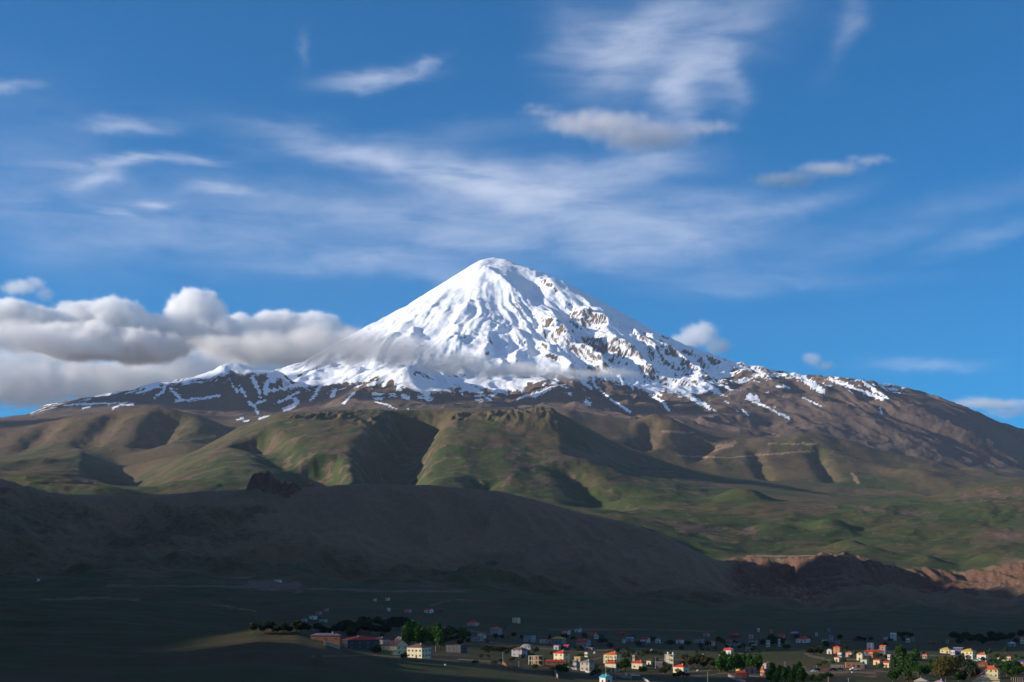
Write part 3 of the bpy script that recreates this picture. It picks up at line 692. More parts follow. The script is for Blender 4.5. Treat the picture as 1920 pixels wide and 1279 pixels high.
# ------------------------------------------------------------------ the air: pale even haze in one closed box round everything
def haze_box():
    zmin = min(float(Z.min()), -80) - 1.0
    bm = bmesh.new(); bmesh.ops.create_cube(bm, size=1.0)
    x0, x1, y0, y1, z1 = -16800, 16800, -5600, 17300, HAZE_TOP
    for v in bm.verts:
        v.co = (x0 if v.co.x < 0 else x1, y0 if v.co.y < 0 else y1, zmin if v.co.z < 0 else z1)
    me = bpy.data.meshes.new('haze'); bm.to_mesh(me); bm.free()
    m = bpy.data.materials.new('haze_air'); m.use_nodes = True
    nt = m.node_tree; nt.nodes.clear()
    out = nt.nodes.new('ShaderNodeOutputMaterial'); v = nt.nodes.new('ShaderNodeVolumePrincipled')
    v.inputs['Color'].default_value = (.62, .76, 1.0, 1)
    v.inputs['Density'].default_value = HAZE_DENSITY
    v.inputs['Anisotropy'].default_value = .2
    nt.links.new(v.outputs[0], out.inputs['Volume'])
    me.materials.append(m)
    o = bpy.data.objects.new('haze', me); COL.objects.link(o); o['kind'] = 'stuff'
HAZE_TOP = 3330.0
HAZE_DENSITY = 1.1e-5
haze_box()
# ------------------------------------------------------------------ cumulus: real volumes of droplets, shaped by lobes and noise
def cloud_mat(name, dens, col=(1, 1, 1)):
    m = bpy.data.materials.new(name); m.use_nodes = True
    nt = m.node_tree; nt.nodes.clear()
    out = nt.nodes.new('ShaderNodeOutputMaterial'); v = nt.nodes.new('ShaderNodeVolumePrincipled')
    v.inputs['Color'].default_value = col + (1,)
    v.inputs['Density'].default_value = dens
    v.inputs['Density Attribute'].default_value = 'density'
    v.inputs['Anisotropy'].default_value = 0.0
    nt.links.new(v.outputs[0], out.inputs['Volume'])
    return m
def cpoint(px, py, d): return ((px - 960) / F * d, d, (HZ - py) / F * d)
def make_cloud(label, lobes, d, depth, mat, voxel, nscale, namp, soft, group=None, squash=1.0, seed=0.0, category='cloud', big=.45):
    """lobes: (column, row, half width px, half height px[, strength[, distance offset]]) at distance d"""
    L = []
    for lb in lobes:
        px, py, rx, ry = lb[:4]; s = lb[4] if len(lb) > 4 else 1.0; off = lb[5] if len(lb) > 5 else 0.0
        dd = d + off; k = dd / F
        c = cpoint(px, py, dd)
        L.append((c, (rx * k, max(rx * k * depth, 60), ry * k), s))
    lo = [min(c[i] - r[i] * 1.25 for c, r, s in L) for i in range(3)]
    hi = [max(c[i] + r[i] * 1.25 for c, r, s in L) for i in range(3)]
    gname = 'cloud_form'
    g = bpy.data.node_groups.new(gname, 'GeometryNodeTree')
    g.interface.new_socket('Geometry', in_out='INPUT', socket_type='NodeSocketGeometry')
    g.interface.new_socket('Geometry', in_out='OUTPUT', socket_type='NodeSocketGeometry')
    go = g.nodes.new('NodeGroupOutput'); lk = g.links.new
    def mt_(op, a, b=None, c=None, clamp=False):
        n = g.nodes.new('ShaderNodeMath'); n.operation = op; n.use_clamp = clamp
        for i, v in enumerate((a, b, c)):
            if v is None: continue
            if isinstance(v, (int, float)): n.inputs[i].default_value = v
            else: lk(v, n.inputs[i])
        return n.outputs[0]
    def vm(op, a, b):
        n = g.nodes.new('ShaderNodeVectorMath'); n.operation = op
        for i, v in enumerate((a, b)):
            if isinstance(v, tuple): n.inputs[i].default_value = v
            else: lk(v, n.inputs[i])
        return n
    pos = g.nodes.new('GeometryNodeInputPosition').outputs[0]
    # warp
    nz = g.nodes.new('ShaderNodeTexNoise'); nz.inputs['Scale'].default_value = 1 / nscale; nz.inputs['Detail'].default_value = 2
    off = vm('ADD', pos, (seed * 977.0, seed * 311.0, seed * 531.0)).outputs[0]
    lk(off, nz.inputs['Vector'])
    wv = vm('SUBTRACT', nz.outputs['Color'], (.5, .5, .5)).outputs[0]
    wv = vm('MULTIPLY', wv, (nscale * big,) * 3).outputs[0]
    wp = vm('ADD', pos, wv).outputs[0]
    f = None
    for c, r, s in L:
        a = vm('SUBTRACT', wp, c).outputs[0]
        a = vm('DIVIDE', a, r).outputs[0]
        ln = vm('LENGTH', a, (0, 0, 0)).outputs['Value']
        v = mt_('MULTIPLY', mt_('SUBTRACT', 1.0, ln), s)
        f = v if f is None else mt_('MAXIMUM', f, v)
    n2 = g.nodes.new('ShaderNodeTexNoise'); n2.inputs['Scale'].default_value = 2.6 / nscale
    n2.inputs['Detail'].default_value = 6; n2.inputs['Roughness'].default_value = .62
    lk(vm('MULTIPLY', off, (1, 1, squash)).outputs[0], n2.inputs['Vector'])
    n3 = mt_('MULTIPLY', mt_('SUBTRACT', n2.outputs[0], .5), namp)
    f = mt_('ADD', f, n3)
    mr = g.nodes.new('ShaderNodeMapRange'); mr.interpolation_type = 'SMOOTHSTEP'
    lk(f, mr.inputs['Value']); mr.inputs['From Min'].default_value = .02; mr.inputs['From Max'].default_value = .02 + soft
    vc = g.nodes.new('GeometryNodeVolumeCube')
    lk(mr.outputs[0], vc.inputs['Density'])
    vc.inputs['Min'].default_value = lo; vc.inputs['Max'].default_value = hi
    for i, ax in enumerate('XYZ'):
        vc.inputs['Resolution ' + ax].default_value = max(8, int((hi[i] - lo[i]) / voxel))
    sm_ = g.nodes.new('GeometryNodeSetMaterial'); sm_.inputs['Material'].default_value = mat
    lk(vc.outputs[0], sm_.inputs[0]); lk(sm_.outputs[0], go.inputs[0])
    me = bpy.data.volumes.new('cloud')
    o = bpy.data.objects.new('cloud', me); COL.objects.link(o)
    me.materials.append(mat)
    md = o.modifiers.new('form', 'NODES'); md.node_group = g
    o['label'] = label; o['category'] = category
    if group: o['group'] = group
    return o
CM_thick = cloud_mat('cloud_thick', .012)
CM_mid = cloud_mat('cloud_mid', .0055)
CM_thin = cloud_mat('cloud_thin', .0042, (1, .94, .93))
CM_strand = cloud_mat('cloud_strand', .011, (1, .98, .96))
CLOUDG = 'cumulus clouds round the mountain'
make_cloud('tall bright cumulus dome, the highest of the left cloud bank',
  [(365, 590, 62, 48), (340, 625, 60, 40), (400, 625, 70, 36), (300, 640, 60, 32)], 14800, .8, CM_thick, 26, 300, 1.0, .16, CLOUDG, seed=1)
make_cloud('white twin-humped cumulus between the bright dome and the snowy slope',
  [(450, 620, 50, 30), (520, 615, 55, 36), (590, 622, 60, 40), (640, 640, 50, 32), (500, 650, 90, 30), (600, 660, 80, 30)], 15200, .8, CM_thick, 28, 290, 1.0, .16, CLOUDG, seed=2)
make_cloud('low white cumulus humps on the far left above the grey layer',
  [(10, 595, 70, 40), (80, 605, 60, 32), (150, 592, 48, 32), (215, 590, 60, 34), (270, 610, 55, 26), (150, 640, 130, 34), (250, 650, 110, 30)], 14600, .8, CM_thick, 28, 320, 1.0, .18, CLOUDG, seed=3)
make_cloud('dark grey ragged cloud band low at the left edge',
  [(20, 632, 110, 34), (120, 640, 80, 24), (180, 655, 45, 14), (-60, 640, 90, 40)], 12600, .6, CM_mid, 34, 330, 1.0, .4, CLOUDG, seed=4)
make_cloud('wide pale cloud bank resting behind the left ridge',
  [(40, 720, 170, 50), (200, 715, 160, 50), (330, 705, 120, 46), (120, 690, 90, 34), (430, 690, 100, 40), (250, 690, 60, 36), (-80, 710, 150, 70), (540, 690, 70, 30), (60, 672, 90, 34), (300, 668, 110, 34)], 15600, .5, CM_mid, 48, 420, 1.0, .4, CLOUDG, seed=5)
make_cloud('long grey cloud strand drawn across the snowy flank of the mountain',
  [(420, 652, 80, 28), (500, 655, 95, 38), (590, 652, 95, 44), (670, 648, 90, 40), (760, 660, 100, 34), (850, 682, 100, 24), (950, 694, 100, 17, .9), (1050, 700, 90, 13, .8), (1150, 702, 60, 9, .7), (700, 625, 40, 14, .6), (600, 640, 60, 20)], 10050, .5, CM_strand, 26, 300, 1.0, .55, CLOUDG, seed=6)
make_cloud('small round puff of cloud behind the right shoulder of the summit cone',
  [(1312, 628, 44, 28), (1285, 640, 34, 20), (1345, 650, 34, 18)], 15200, .8, CM_mid, 24, 200, 1.0, .5, CLOUDG, seed=7)
make_cloud('tiny cloud puff above the right ridge',
  [(1522, 675, 24, 15), (1545, 686, 26, 9, .7)], 15200, .8, CM_mid, 24, 170, .9, .6, CLOUDG, seed=8)
make_cloud('torn pinkish cloud scrap at the left edge above the cumulus bank',
  [(35, 540, 40, 16, .9), (65, 530, 20, 14, .9), (85, 550, 22, 14, .8)], 13800, .8, CM_mid, 24, 190, 1.1, .5, CLOUDG, seed=9)
make_cloud('faint flat cloud streak beyond the right end of the ridge',
  [(1850, 757, 120, 11, .8), (1900, 772, 80, 10, .7)], 15800, .5, CM_thin, 45, 300, .8, .7, CLOUDG, seed=10)
make_cloud('broad grey lens-shaped cloud high above the summit',
  [(1120, 232, 140, 24, .9), (1210, 256, 130, 28), (1320, 240, 90, 13, .7), (1010, 206, 60, 8, .6)], 15500, .5, CM_thin, 36, 330, .85, .8, CLOUDG, seed=11)
make_cloud('narrow wing-shaped cloud tilted up to the right above the ridge',
  [(1470, 337, 85, 15, .9), (1550, 318, 85, 14, .9), (1630, 300, 60, 8, .7)], 15500, .5, CM_thin, 32, 260, .85, .7, CLOUDG, seed=12)

make_cloud('unseen cloud added past the left edge to shade the far left hills',
  [(-620, 560, 330, 60), (-760, 600, 260, 60, .9), (-420, 590, 190, 40, .8), (-900, 560, 200, 70)], 9300, .22, CM_mid, 90, 520, 1.3, .4, CLOUDG, seed=14)  # off-frame cloud, added so that its shadow falls on the far left hills
make_cloud('unseen cloud added beyond the left edge to shade the mountain foot',
  [(-300, 560, 150, 95), (-430, 500, 150, 90), (-290, 480, 110, 50, .8)], 10600, 1.0, CM_mid, 80, 460, 1.0, .4, CLOUDG, seed=15)  # added out of view; its shadow darkens the mountain foot and left shoulder
# ------------------------------------------------------------------ village
def zat(x, y):
    px = x / y * F + 960
    c = int(np.clip(np.searchsorted(PXc, px) - 1, 0, NC - 2)); r = int(np.clip(np.searchsorted(Dr, y) - 1, 0, NR - 2))
    a = (px - PXc[c]) / (PXc[c + 1] - PXc[c]); b = (y - Dr[r]) / (Dr[r + 1] - Dr[r])
    return float((Z[r, c] * (1 - a) + Z[r, c + 1] * a) * (1 - b) + (Z[r + 1, c] * (1 - a) + Z[r + 1, c + 1] * a) * b)
def place(px, py, dmin=600, dmax=2600):
    """where on the ground the photograph shows column px, row py"""
    c = int(np.argmin(np.abs(PXc - px)))
    r0, r1 = np.searchsorted(Dr, dmin), np.searchsorted(Dr, dmax)
    col_ = PY[r0:r1, c]
    ii = np.nonzero(col_ <= py)[0]
    i = r0 + (int(ii[0]) if len(ii) else r1 - r0 - 1)
    d = float(Dr[i]); x = (px - 960) / F * d
    return x, d, zat(x, d)

_mats = {}
def paint(name, col, rough=.85, var=.3, metal=0.0):
    if name in _mats: return _mats[name]
    m, nt, b, out = new_mat(name)
    tcn = nd(nt, 'ShaderNodeTexCoord')
    n = nd(nt, 'ShaderNodeTexNoise', {'Vector': tcn.outputs['Object'], 'Scale': 1.3, 'Detail': 5.0, 'Roughness': .7})
    f = mrange(nt, n.outputs[0], .3, .7)
    c = mixc(nt, f, tuple(v * (1 - var) for v in col), tuple(min(1, v * (1 + var * .6)) for v in col))
    n4 = nd(nt, 'ShaderNodeTexNoise', {'Vector': tcn.outputs['Object'], 'Scale': .35, 'Detail': 6.0, 'Roughness': .75})
    c = mixc(nt, mrange(nt, n4.outputs[0], .45, .7, 0., .55), c, tuple(v * .55 * q for v, q in zip(col, (1, .93, .85))))
    nt.links.new(c, b.inputs['Base Color']); b.inputs['Roughness'].default_value = rough; b.inputs['Metallic'].default_value = metal
    _mats[name] = m
    return m
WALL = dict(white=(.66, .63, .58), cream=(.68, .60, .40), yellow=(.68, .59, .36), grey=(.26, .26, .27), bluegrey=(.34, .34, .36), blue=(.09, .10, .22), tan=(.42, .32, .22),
            brown=(.22, .10, .06), dark=(.07, .07, .085), brick=(.50, .22, .11), orange=(.62, .25, .12), pink=(.55, .38, .36), stone=(.42, .38, .30), violet=(.34, .28, .33), palegreen=(.5, .55, .42), concrete=(.50, .45, .34))
ROOF = dict(red=(.62, .05, .028), orange=(.62, .13, .035), darkred=(.34, .05, .04), brown=(.15, .085, .075), yellow=(.58, .40, .05), turquoise=(.03, .33, .42), blue=(.05, .12, .42), grey=(.20, .20, .21),
            purple=(.14, .11, .15), crimson=(.56, .055, .06), dark=(.05, .045, .055), tan=(.38, .28, .18), white=(.6, .6, .62), green=(.05, .22, .14), pink=(.45, .22, .26))
def wmat(k): return paint('wall_' + k, WALL[k])
def rmat(k): return paint('roof_' + k, ROOF[k], .7, .22)
GLASS = paint('window_glass', (.035, .04, .05), .25, .2); FRAME = paint('window_frame', (.30, .27, .23)); DOORM = paint('door_wood', (.12, .07, .045)); METAL = paint('pole_grey', (.34, .33, .31)); WOOD = paint('pole_wood', (.30, .24, .18))

def mesh_of(name, bm, mats):
    me = bpy.data.meshes.new(name); bm.normal_update(); bm.to_mesh(me); bm.free()
    for m in (mats if isinstance(mats, (list, tuple)) else [mats]): me.materials.append(m)
    return me
def box(bm, x0, x1, y0, y1, z0, z1, mi=0):
    v = [bm.verts.new(p) for p in ((x0, y0, z0), (x1, y0, z0), (x1, y1, z0), (x0, y1, z0), (x0, y0, z1), (x1, y0, z1), (x1, y1, z1), (x0, y1, z1))]
    for f in ((0, 3, 2, 1), (4, 5, 6, 7), (0, 1, 5, 4), (1, 2, 6, 5), (2, 3, 7, 6), (3, 0, 4, 7)):
        q = bm.faces.new([v[i] for i in f]); q.material_index = mi
def link(name, me, parent=None, loc=(0, 0, 0), rz=0.0, scale=(1, 1, 1)):
    o = bpy.data.objects.new(name, me); COL.objects.link(o)
    o.location = loc; o.rotation_euler = (0, 0, rz); o.scale = scale
    if parent: o.parent = parent
    return o
def thing(name, label, cat, loc, rz=0.0, group=None):
    o = bpy.data.objects.new(name, None); COL.objects.link(o); o.location = loc; o.rotation_euler = (0, 0, rz); o.empty_display_size = 2
    o['label'] = label; o['category'] = cat
    if group: o['group'] = group
    return o
def tag(o, label, cat, group=None):
    o['label'] = label; o['category'] = cat
    if group: o['group'] = group
    return o
# window: a projecting frame round a set-back pane
bm = bmesh.new()
for a in ((-.5, -.38, -.5, .5), (.38, .5, -.5, .5), (-.38, .38, .4, .5), (-.38, .38, -.5, -.4), (-.04, .04, -.4, .4)): box(bm, a[0], a[1], -.09, .04, a[2], a[3], 0)
box(bm, -.38, .38, -.03, .03, -.4, .4, 1)
WIN = mesh_of('window', bm, [FRAME, GLASS])
bm = bmesh.new(); box(bm, -.5, .5, -.06, .04, 0, 1.0, 0); box(bm, .36, .42, -.10, -.06, .45, .52, 1)
DOOR = mesh_of('door', bm, [DOORM, METAL])
bm = bmesh.new(); box(bm, -.3, .3, -.3, .3, -.6, .95); box(bm, -.38, .38, -.38, .38, .95, 1.1)
CHIM = mesh_of('chimney', bm, wmat('stone'))
bm = bmesh.new()
bmesh.ops.create_cone(bm, cap_ends=True, segments=14, radius1=.75, radius2=.75, depth=1.3)
for f in range(1): pass
TANK = mesh_of('water_tank', bm, paint('tank_white', (.7, .7, .7), .5))

def roof_mesh(kind, W, Dp, col, ov=.45):
    bm = bmesh.new(); a, b = W / 2 + ov, Dp / 2 + ov; t = .16
    if kind in ('flat', 'slab'):
        box(bm, -a + .15, a - .15, -b + .15, b - .15, 0, .22)
        if kind == 'flat':
            for q in ((-a + .2, a - .2, -b + .2, -b + .42), (-a + .2, a - .2, b - .42, b - .2), (-a + .2, -a + .42, -b + .42, b - .42), (a - .42, a - .2, -b + .42, b - .42)): box(bm, *q, .22, .62)
    elif kind == 'dome':
        n = 14; rings = [(math.cos(t_) , math.sin(t_)) for t_ in (0, .35, .7, 1.05, 1.35)]
        vs = [[bm.verts.new((a * c * math.cos(2 * math.pi * i / n), b * c * math.sin(2 * math.pi * i / n), s_ * min(a, b) * .8)) for i in range(n)] for c, s_ in rings]
        for k in range(len(vs) - 1):
            for i in range(n): bm.faces.new((vs[k][i], vs[k][(i + 1) % n], vs[k + 1][(i + 1) % n], vs[k + 1][i]))
        bm.faces.new(vs[-1]); bm.faces.new(vs[0][::-1])
    else:
        rise = min(W, Dp) * (.24 if kind == 'hip' else .30)
        base = [(-a, -b), (a, -b), (a, b), (-a, b)]
        lo = [bm.verts.new((x, y, 0)) for x, y in base]; up = [bm.verts.new((x, y, t)) for x, y in base]
        bm.faces.new(lo[::-1])
        for i in range(4): bm.faces.new((lo[i], lo[(i + 1) % 4], up[(i + 1) % 4], up[i]))
        if kind == 'shed':
            top = [bm.verts.new((-a, b, t + rise)), bm.verts.new((a, b, t + rise))]
            bm.faces.new((up[0], up[1], top[1], top[0])); bm.faces.new((up[1], up[2], top[1])); bm.faces.new((up[3], up[0], top[0])); bm.faces.new((up[2], up[3], top[0], top[1]))
        elif kind == 'gabley':       # ridge runs away from the viewer, gable end in front
            r0 = bm.verts.new((0, -b, t + rise)); r1 = bm.verts.new((0, b, t + rise))
            bm.faces.new((up[0], r0, r1, up[3])); bm.faces.new((r0, up[1], up[2], r1)); f_ = bm.faces.new((up[0], up[1], r0)); f_.material_index = 1; f_ = bm.faces.new((up[2], up[3], r1)); f_.material_index = 1
        else:
            ins = b if kind == 'hip' else 0.0
            ins = min(ins, a * .8)
            r0 = bm.verts.new((-a + ins, 0, t + rise)); r1 = bm.verts.new((a - ins, 0, t + rise))
            bm.faces.new((up[0], up[1], r1, r0)); bm.faces.new((up[2], up[3], r0, r1))
            f_ = bm.faces.new((up[1], up[2], r1)); g_ = bm.faces.new((up[3], up[0], r0))
            if kind == 'gable': f_.material_index = g_.material_index = 1
    return bm
rnd = random.Random(5)
HOUSES = []
def house(px, py, w, kind, wall, roof, storeys, label, yaw=-34, name='house', cat='house', asp=.8, h=None, nwin=None, porch=False, dx=0, base_drop=2.6, group=None, chimney=None, tanks=0, dmax=2600):
    x, y, z = place(px, py, dmax=dmax); k = y / F
    a = math.radians(abs(yaw)); W = w * k / (math.cos(a) + asp * math.sin(a)); Dp = W * asp
    hh = h if h else storeys * 2.9 + .3
    y2 = y + Dp * .55; x2 = x / y * y2
    t = thing(name, label, cat, (x2, y2, zat(x2, y2) * .5 + z * .5), math.radians(yaw), group)
    wm = wmat(wall)
    bm = bmesh.new(); box(bm, -W / 2, W / 2, -Dp / 2, Dp / 2, -base_drop, hh)
    link('wall', mesh_of('wall', bm, wm), t)
    bm = roof_mesh(kind, W, Dp, roof, .35 if w > 14 else .28)
    ro = link('roof', mesh_of('roof', bm, [rmat(roof), wm]), t, (0, 0, hh + .002))
    if (chimney if chimney is not None else (kind in ('hip', 'gable') and w > 17)):
        link('chimney', CHIM, ro, (W * .22, -Dp * .12, min(W, Dp) * .16 + .2))
    for q in range(tanks): link('water_tank', TANK, ro, ((q - .5) * W * .5, 0, .9), 0, (.9, .9, 1.2))
    n = nwin if nwin is not None else (max(1, min(4, int(W / 3.0))) if w > 11 else (1 if w < 8 else 2))
    ns = max(1, int(n * asp))
    for s in range(storeys):
        zc = 1.65 + s * 2.9
        for i in range(n):
            xx = -W / 2 + W * (i + .5) / n
            if s == 0 and i == n // 2 and w >= 11:
                link('door', DOOR, t, (xx, -Dp / 2 - .01, 0), 0, (1.1, 1, 2.15)); continue
            link('window', WIN, t, (xx, -Dp / 2 - .01, zc), 0, (1.1, 1, 1.2))
        for i in range(ns):
            yy = -Dp / 2 + Dp * (i + .5) / ns
            link('window', WIN, t, (W / 2 + .01, yy, zc), math.pi / 2, (1.2, 1, 1.3))
    if porch:
        bm = bmesh.new(); box(bm, -W * .46, W * .46, -Dp / 2 - 2.0, -Dp / 2 - .02, (storeys - 1) * 2.9 + .05, (storeys - 1) * 2.9 + .25)
        link('balcony', mesh_of('balcony', bm, wm), t)
        bm = bmesh.new(); box(bm, -.14, .14, -.14, .14, -1.5, hh - .05); pm = mesh_of('post', bm, wm)
        for i in range(4): link('post', pm, t, (-W * .44 + i * W * .88 / 3, -Dp / 2 - 1.85, 0))
    HOUSES.append((px, py, w))
    return t
def frame_building(px, py, w, floors, label, wall='concrete', yaw=-34, asp=.8, tanks=0, bays=3, solid=False):
    """an unfinished building: slabs and columns, one wall of blocks"""
    x, y, z = place(px, py); k = y / F; a = math.radians(abs(yaw)); W = w * k / (math.cos(a) + asp * math.sin(a)); Dp = W * asp
    t = thing('unfinished_building', label, 'building', (x, y + Dp * .5, z), math.radians(yaw))
    wm = wmat(wall)
    for s in range(floors + 1):
        bm = bmesh.new(); box(bm, -W / 2 - .15, W / 2 + .15, -Dp / 2 - .15, Dp / 2 + .15, s * 3.0 - (.25 if s else 2.5), s * 3.0)
        link('floor_slab', mesh_of('floor_slab', bm, wm), t)
    bm = bmesh.new(); box(bm, -.2, .2, -.2, .2, .002, 2.748); cm = mesh_of('column', bm, wm)
    bm = bmesh.new(); box(bm, -W * .42, W * .42, -.1, .1, .002, 2.7); pm = mesh_of('back_wall', bm, wmat('brown') if not solid else wm)
    bm = bmesh.new(); box(bm, -W * .15, W * .15, -.1, .1, .002, 2.7); im = mesh_of('infill_wall', bm, wm)
    for s in range(floors):
        for i in range(bays + 1):
            for j in (0, 1): link('column', cm, t, (-W / 2 + .2 + (W - .4) * i / bays, (-Dp / 2 + .2) if j == 0 else (Dp / 2 - .2), s * 3.0))
        link('back_wall', pm, t, (0, Dp / 2 - .6, s * 3.0))
        if solid: link('infill_wall', im, t, (-W * .3, -Dp / 2 + .3, s * 3.0))
    for q in range(tanks):
        link('water_tank', TANK, t, ((q - .5) * W * .6, 0, floors * 3.0 + .7), 0, (.8, .8, 1.3))
    HOUSES.append((px, py, w))
H = house
# --- far, shaded side, left to right
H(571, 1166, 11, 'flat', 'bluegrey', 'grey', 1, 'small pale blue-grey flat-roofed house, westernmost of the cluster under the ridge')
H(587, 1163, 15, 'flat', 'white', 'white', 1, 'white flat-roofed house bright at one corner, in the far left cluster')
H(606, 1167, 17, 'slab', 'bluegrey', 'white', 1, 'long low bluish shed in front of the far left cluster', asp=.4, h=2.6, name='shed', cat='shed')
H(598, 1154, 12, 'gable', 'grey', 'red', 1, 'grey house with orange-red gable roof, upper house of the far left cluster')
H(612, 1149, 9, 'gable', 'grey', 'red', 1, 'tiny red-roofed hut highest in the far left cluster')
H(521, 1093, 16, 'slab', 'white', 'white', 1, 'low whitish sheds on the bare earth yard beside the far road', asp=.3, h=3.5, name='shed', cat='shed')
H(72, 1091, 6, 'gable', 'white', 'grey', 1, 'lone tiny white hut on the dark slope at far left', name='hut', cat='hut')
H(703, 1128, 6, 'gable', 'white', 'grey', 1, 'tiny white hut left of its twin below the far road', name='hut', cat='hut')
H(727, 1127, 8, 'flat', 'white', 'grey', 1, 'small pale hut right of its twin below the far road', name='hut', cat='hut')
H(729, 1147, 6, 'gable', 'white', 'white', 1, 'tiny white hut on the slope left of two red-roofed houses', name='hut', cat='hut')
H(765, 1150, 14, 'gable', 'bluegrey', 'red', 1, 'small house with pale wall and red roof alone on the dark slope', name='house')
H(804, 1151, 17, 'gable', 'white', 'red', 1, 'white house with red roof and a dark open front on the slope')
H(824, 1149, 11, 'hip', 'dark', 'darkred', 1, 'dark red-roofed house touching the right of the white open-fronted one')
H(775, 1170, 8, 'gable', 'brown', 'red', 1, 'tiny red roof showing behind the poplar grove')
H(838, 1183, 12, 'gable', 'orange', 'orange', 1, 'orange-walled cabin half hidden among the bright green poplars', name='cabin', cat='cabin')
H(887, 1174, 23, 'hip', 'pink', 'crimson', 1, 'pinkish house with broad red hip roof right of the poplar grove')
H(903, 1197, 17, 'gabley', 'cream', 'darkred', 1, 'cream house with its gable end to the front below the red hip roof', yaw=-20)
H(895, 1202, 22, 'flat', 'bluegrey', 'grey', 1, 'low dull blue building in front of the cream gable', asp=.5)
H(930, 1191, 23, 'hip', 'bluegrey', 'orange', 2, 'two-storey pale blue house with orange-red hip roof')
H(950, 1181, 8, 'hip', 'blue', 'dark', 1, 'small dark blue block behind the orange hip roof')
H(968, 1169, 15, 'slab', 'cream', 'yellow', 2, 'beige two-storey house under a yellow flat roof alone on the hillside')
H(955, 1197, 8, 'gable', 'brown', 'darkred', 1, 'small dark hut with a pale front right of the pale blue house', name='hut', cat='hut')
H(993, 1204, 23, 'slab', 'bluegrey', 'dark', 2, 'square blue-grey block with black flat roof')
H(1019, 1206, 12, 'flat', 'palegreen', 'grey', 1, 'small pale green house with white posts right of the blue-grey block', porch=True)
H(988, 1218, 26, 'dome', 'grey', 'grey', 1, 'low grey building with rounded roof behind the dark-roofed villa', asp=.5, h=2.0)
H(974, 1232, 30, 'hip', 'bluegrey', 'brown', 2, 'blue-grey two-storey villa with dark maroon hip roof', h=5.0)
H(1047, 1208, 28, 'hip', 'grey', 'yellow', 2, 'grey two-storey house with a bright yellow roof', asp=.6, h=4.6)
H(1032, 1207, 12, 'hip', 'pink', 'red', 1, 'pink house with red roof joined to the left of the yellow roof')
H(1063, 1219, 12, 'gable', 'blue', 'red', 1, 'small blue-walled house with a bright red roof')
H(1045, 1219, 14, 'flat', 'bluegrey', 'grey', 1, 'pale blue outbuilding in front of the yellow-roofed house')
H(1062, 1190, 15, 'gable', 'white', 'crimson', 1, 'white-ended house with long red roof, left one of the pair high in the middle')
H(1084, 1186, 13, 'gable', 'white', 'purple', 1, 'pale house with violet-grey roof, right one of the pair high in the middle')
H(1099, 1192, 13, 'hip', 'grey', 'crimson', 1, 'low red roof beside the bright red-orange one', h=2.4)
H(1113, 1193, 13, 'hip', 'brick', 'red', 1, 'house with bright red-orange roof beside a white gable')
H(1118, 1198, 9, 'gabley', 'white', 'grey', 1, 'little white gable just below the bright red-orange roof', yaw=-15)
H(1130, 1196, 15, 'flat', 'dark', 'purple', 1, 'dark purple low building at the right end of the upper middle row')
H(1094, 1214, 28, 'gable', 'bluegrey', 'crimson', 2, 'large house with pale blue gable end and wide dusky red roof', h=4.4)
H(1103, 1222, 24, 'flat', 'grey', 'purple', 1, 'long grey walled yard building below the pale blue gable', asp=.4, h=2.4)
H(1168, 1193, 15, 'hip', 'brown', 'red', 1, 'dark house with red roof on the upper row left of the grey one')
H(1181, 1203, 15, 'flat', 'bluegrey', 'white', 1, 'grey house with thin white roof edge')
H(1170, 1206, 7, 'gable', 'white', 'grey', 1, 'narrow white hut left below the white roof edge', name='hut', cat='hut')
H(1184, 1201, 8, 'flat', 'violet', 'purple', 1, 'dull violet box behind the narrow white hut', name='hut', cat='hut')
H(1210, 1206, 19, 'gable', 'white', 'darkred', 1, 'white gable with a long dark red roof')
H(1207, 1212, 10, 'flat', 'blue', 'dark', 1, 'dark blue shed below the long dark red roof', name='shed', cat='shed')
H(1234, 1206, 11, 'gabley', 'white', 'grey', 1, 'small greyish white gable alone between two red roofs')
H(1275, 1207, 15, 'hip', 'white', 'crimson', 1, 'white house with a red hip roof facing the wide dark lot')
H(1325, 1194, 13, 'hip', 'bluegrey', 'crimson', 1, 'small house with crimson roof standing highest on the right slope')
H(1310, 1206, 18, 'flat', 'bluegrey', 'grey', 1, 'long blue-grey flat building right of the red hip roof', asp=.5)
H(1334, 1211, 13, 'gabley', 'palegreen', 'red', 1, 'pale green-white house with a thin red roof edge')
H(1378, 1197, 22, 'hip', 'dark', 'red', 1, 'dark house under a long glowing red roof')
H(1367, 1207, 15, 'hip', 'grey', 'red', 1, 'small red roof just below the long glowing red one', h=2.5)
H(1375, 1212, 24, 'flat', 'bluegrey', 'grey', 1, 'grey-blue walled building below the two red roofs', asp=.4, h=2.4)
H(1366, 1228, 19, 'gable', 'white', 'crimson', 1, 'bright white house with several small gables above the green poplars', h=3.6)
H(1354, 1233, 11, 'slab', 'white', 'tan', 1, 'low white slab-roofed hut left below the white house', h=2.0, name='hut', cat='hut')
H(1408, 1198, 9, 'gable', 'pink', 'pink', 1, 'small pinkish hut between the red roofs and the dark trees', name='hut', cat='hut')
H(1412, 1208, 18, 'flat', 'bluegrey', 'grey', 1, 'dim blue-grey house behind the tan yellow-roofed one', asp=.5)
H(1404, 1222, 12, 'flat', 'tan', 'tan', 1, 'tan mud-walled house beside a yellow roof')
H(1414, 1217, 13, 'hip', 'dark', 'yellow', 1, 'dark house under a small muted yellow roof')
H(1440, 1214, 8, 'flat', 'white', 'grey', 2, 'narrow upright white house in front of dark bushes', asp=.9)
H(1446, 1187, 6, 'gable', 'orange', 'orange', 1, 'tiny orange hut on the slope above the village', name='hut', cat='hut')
H(1422, 1185, 5, 'gable', 'white', 'white', 1, 'tiny white hut left of the orange one on the slope', name='hut', cat='hut')
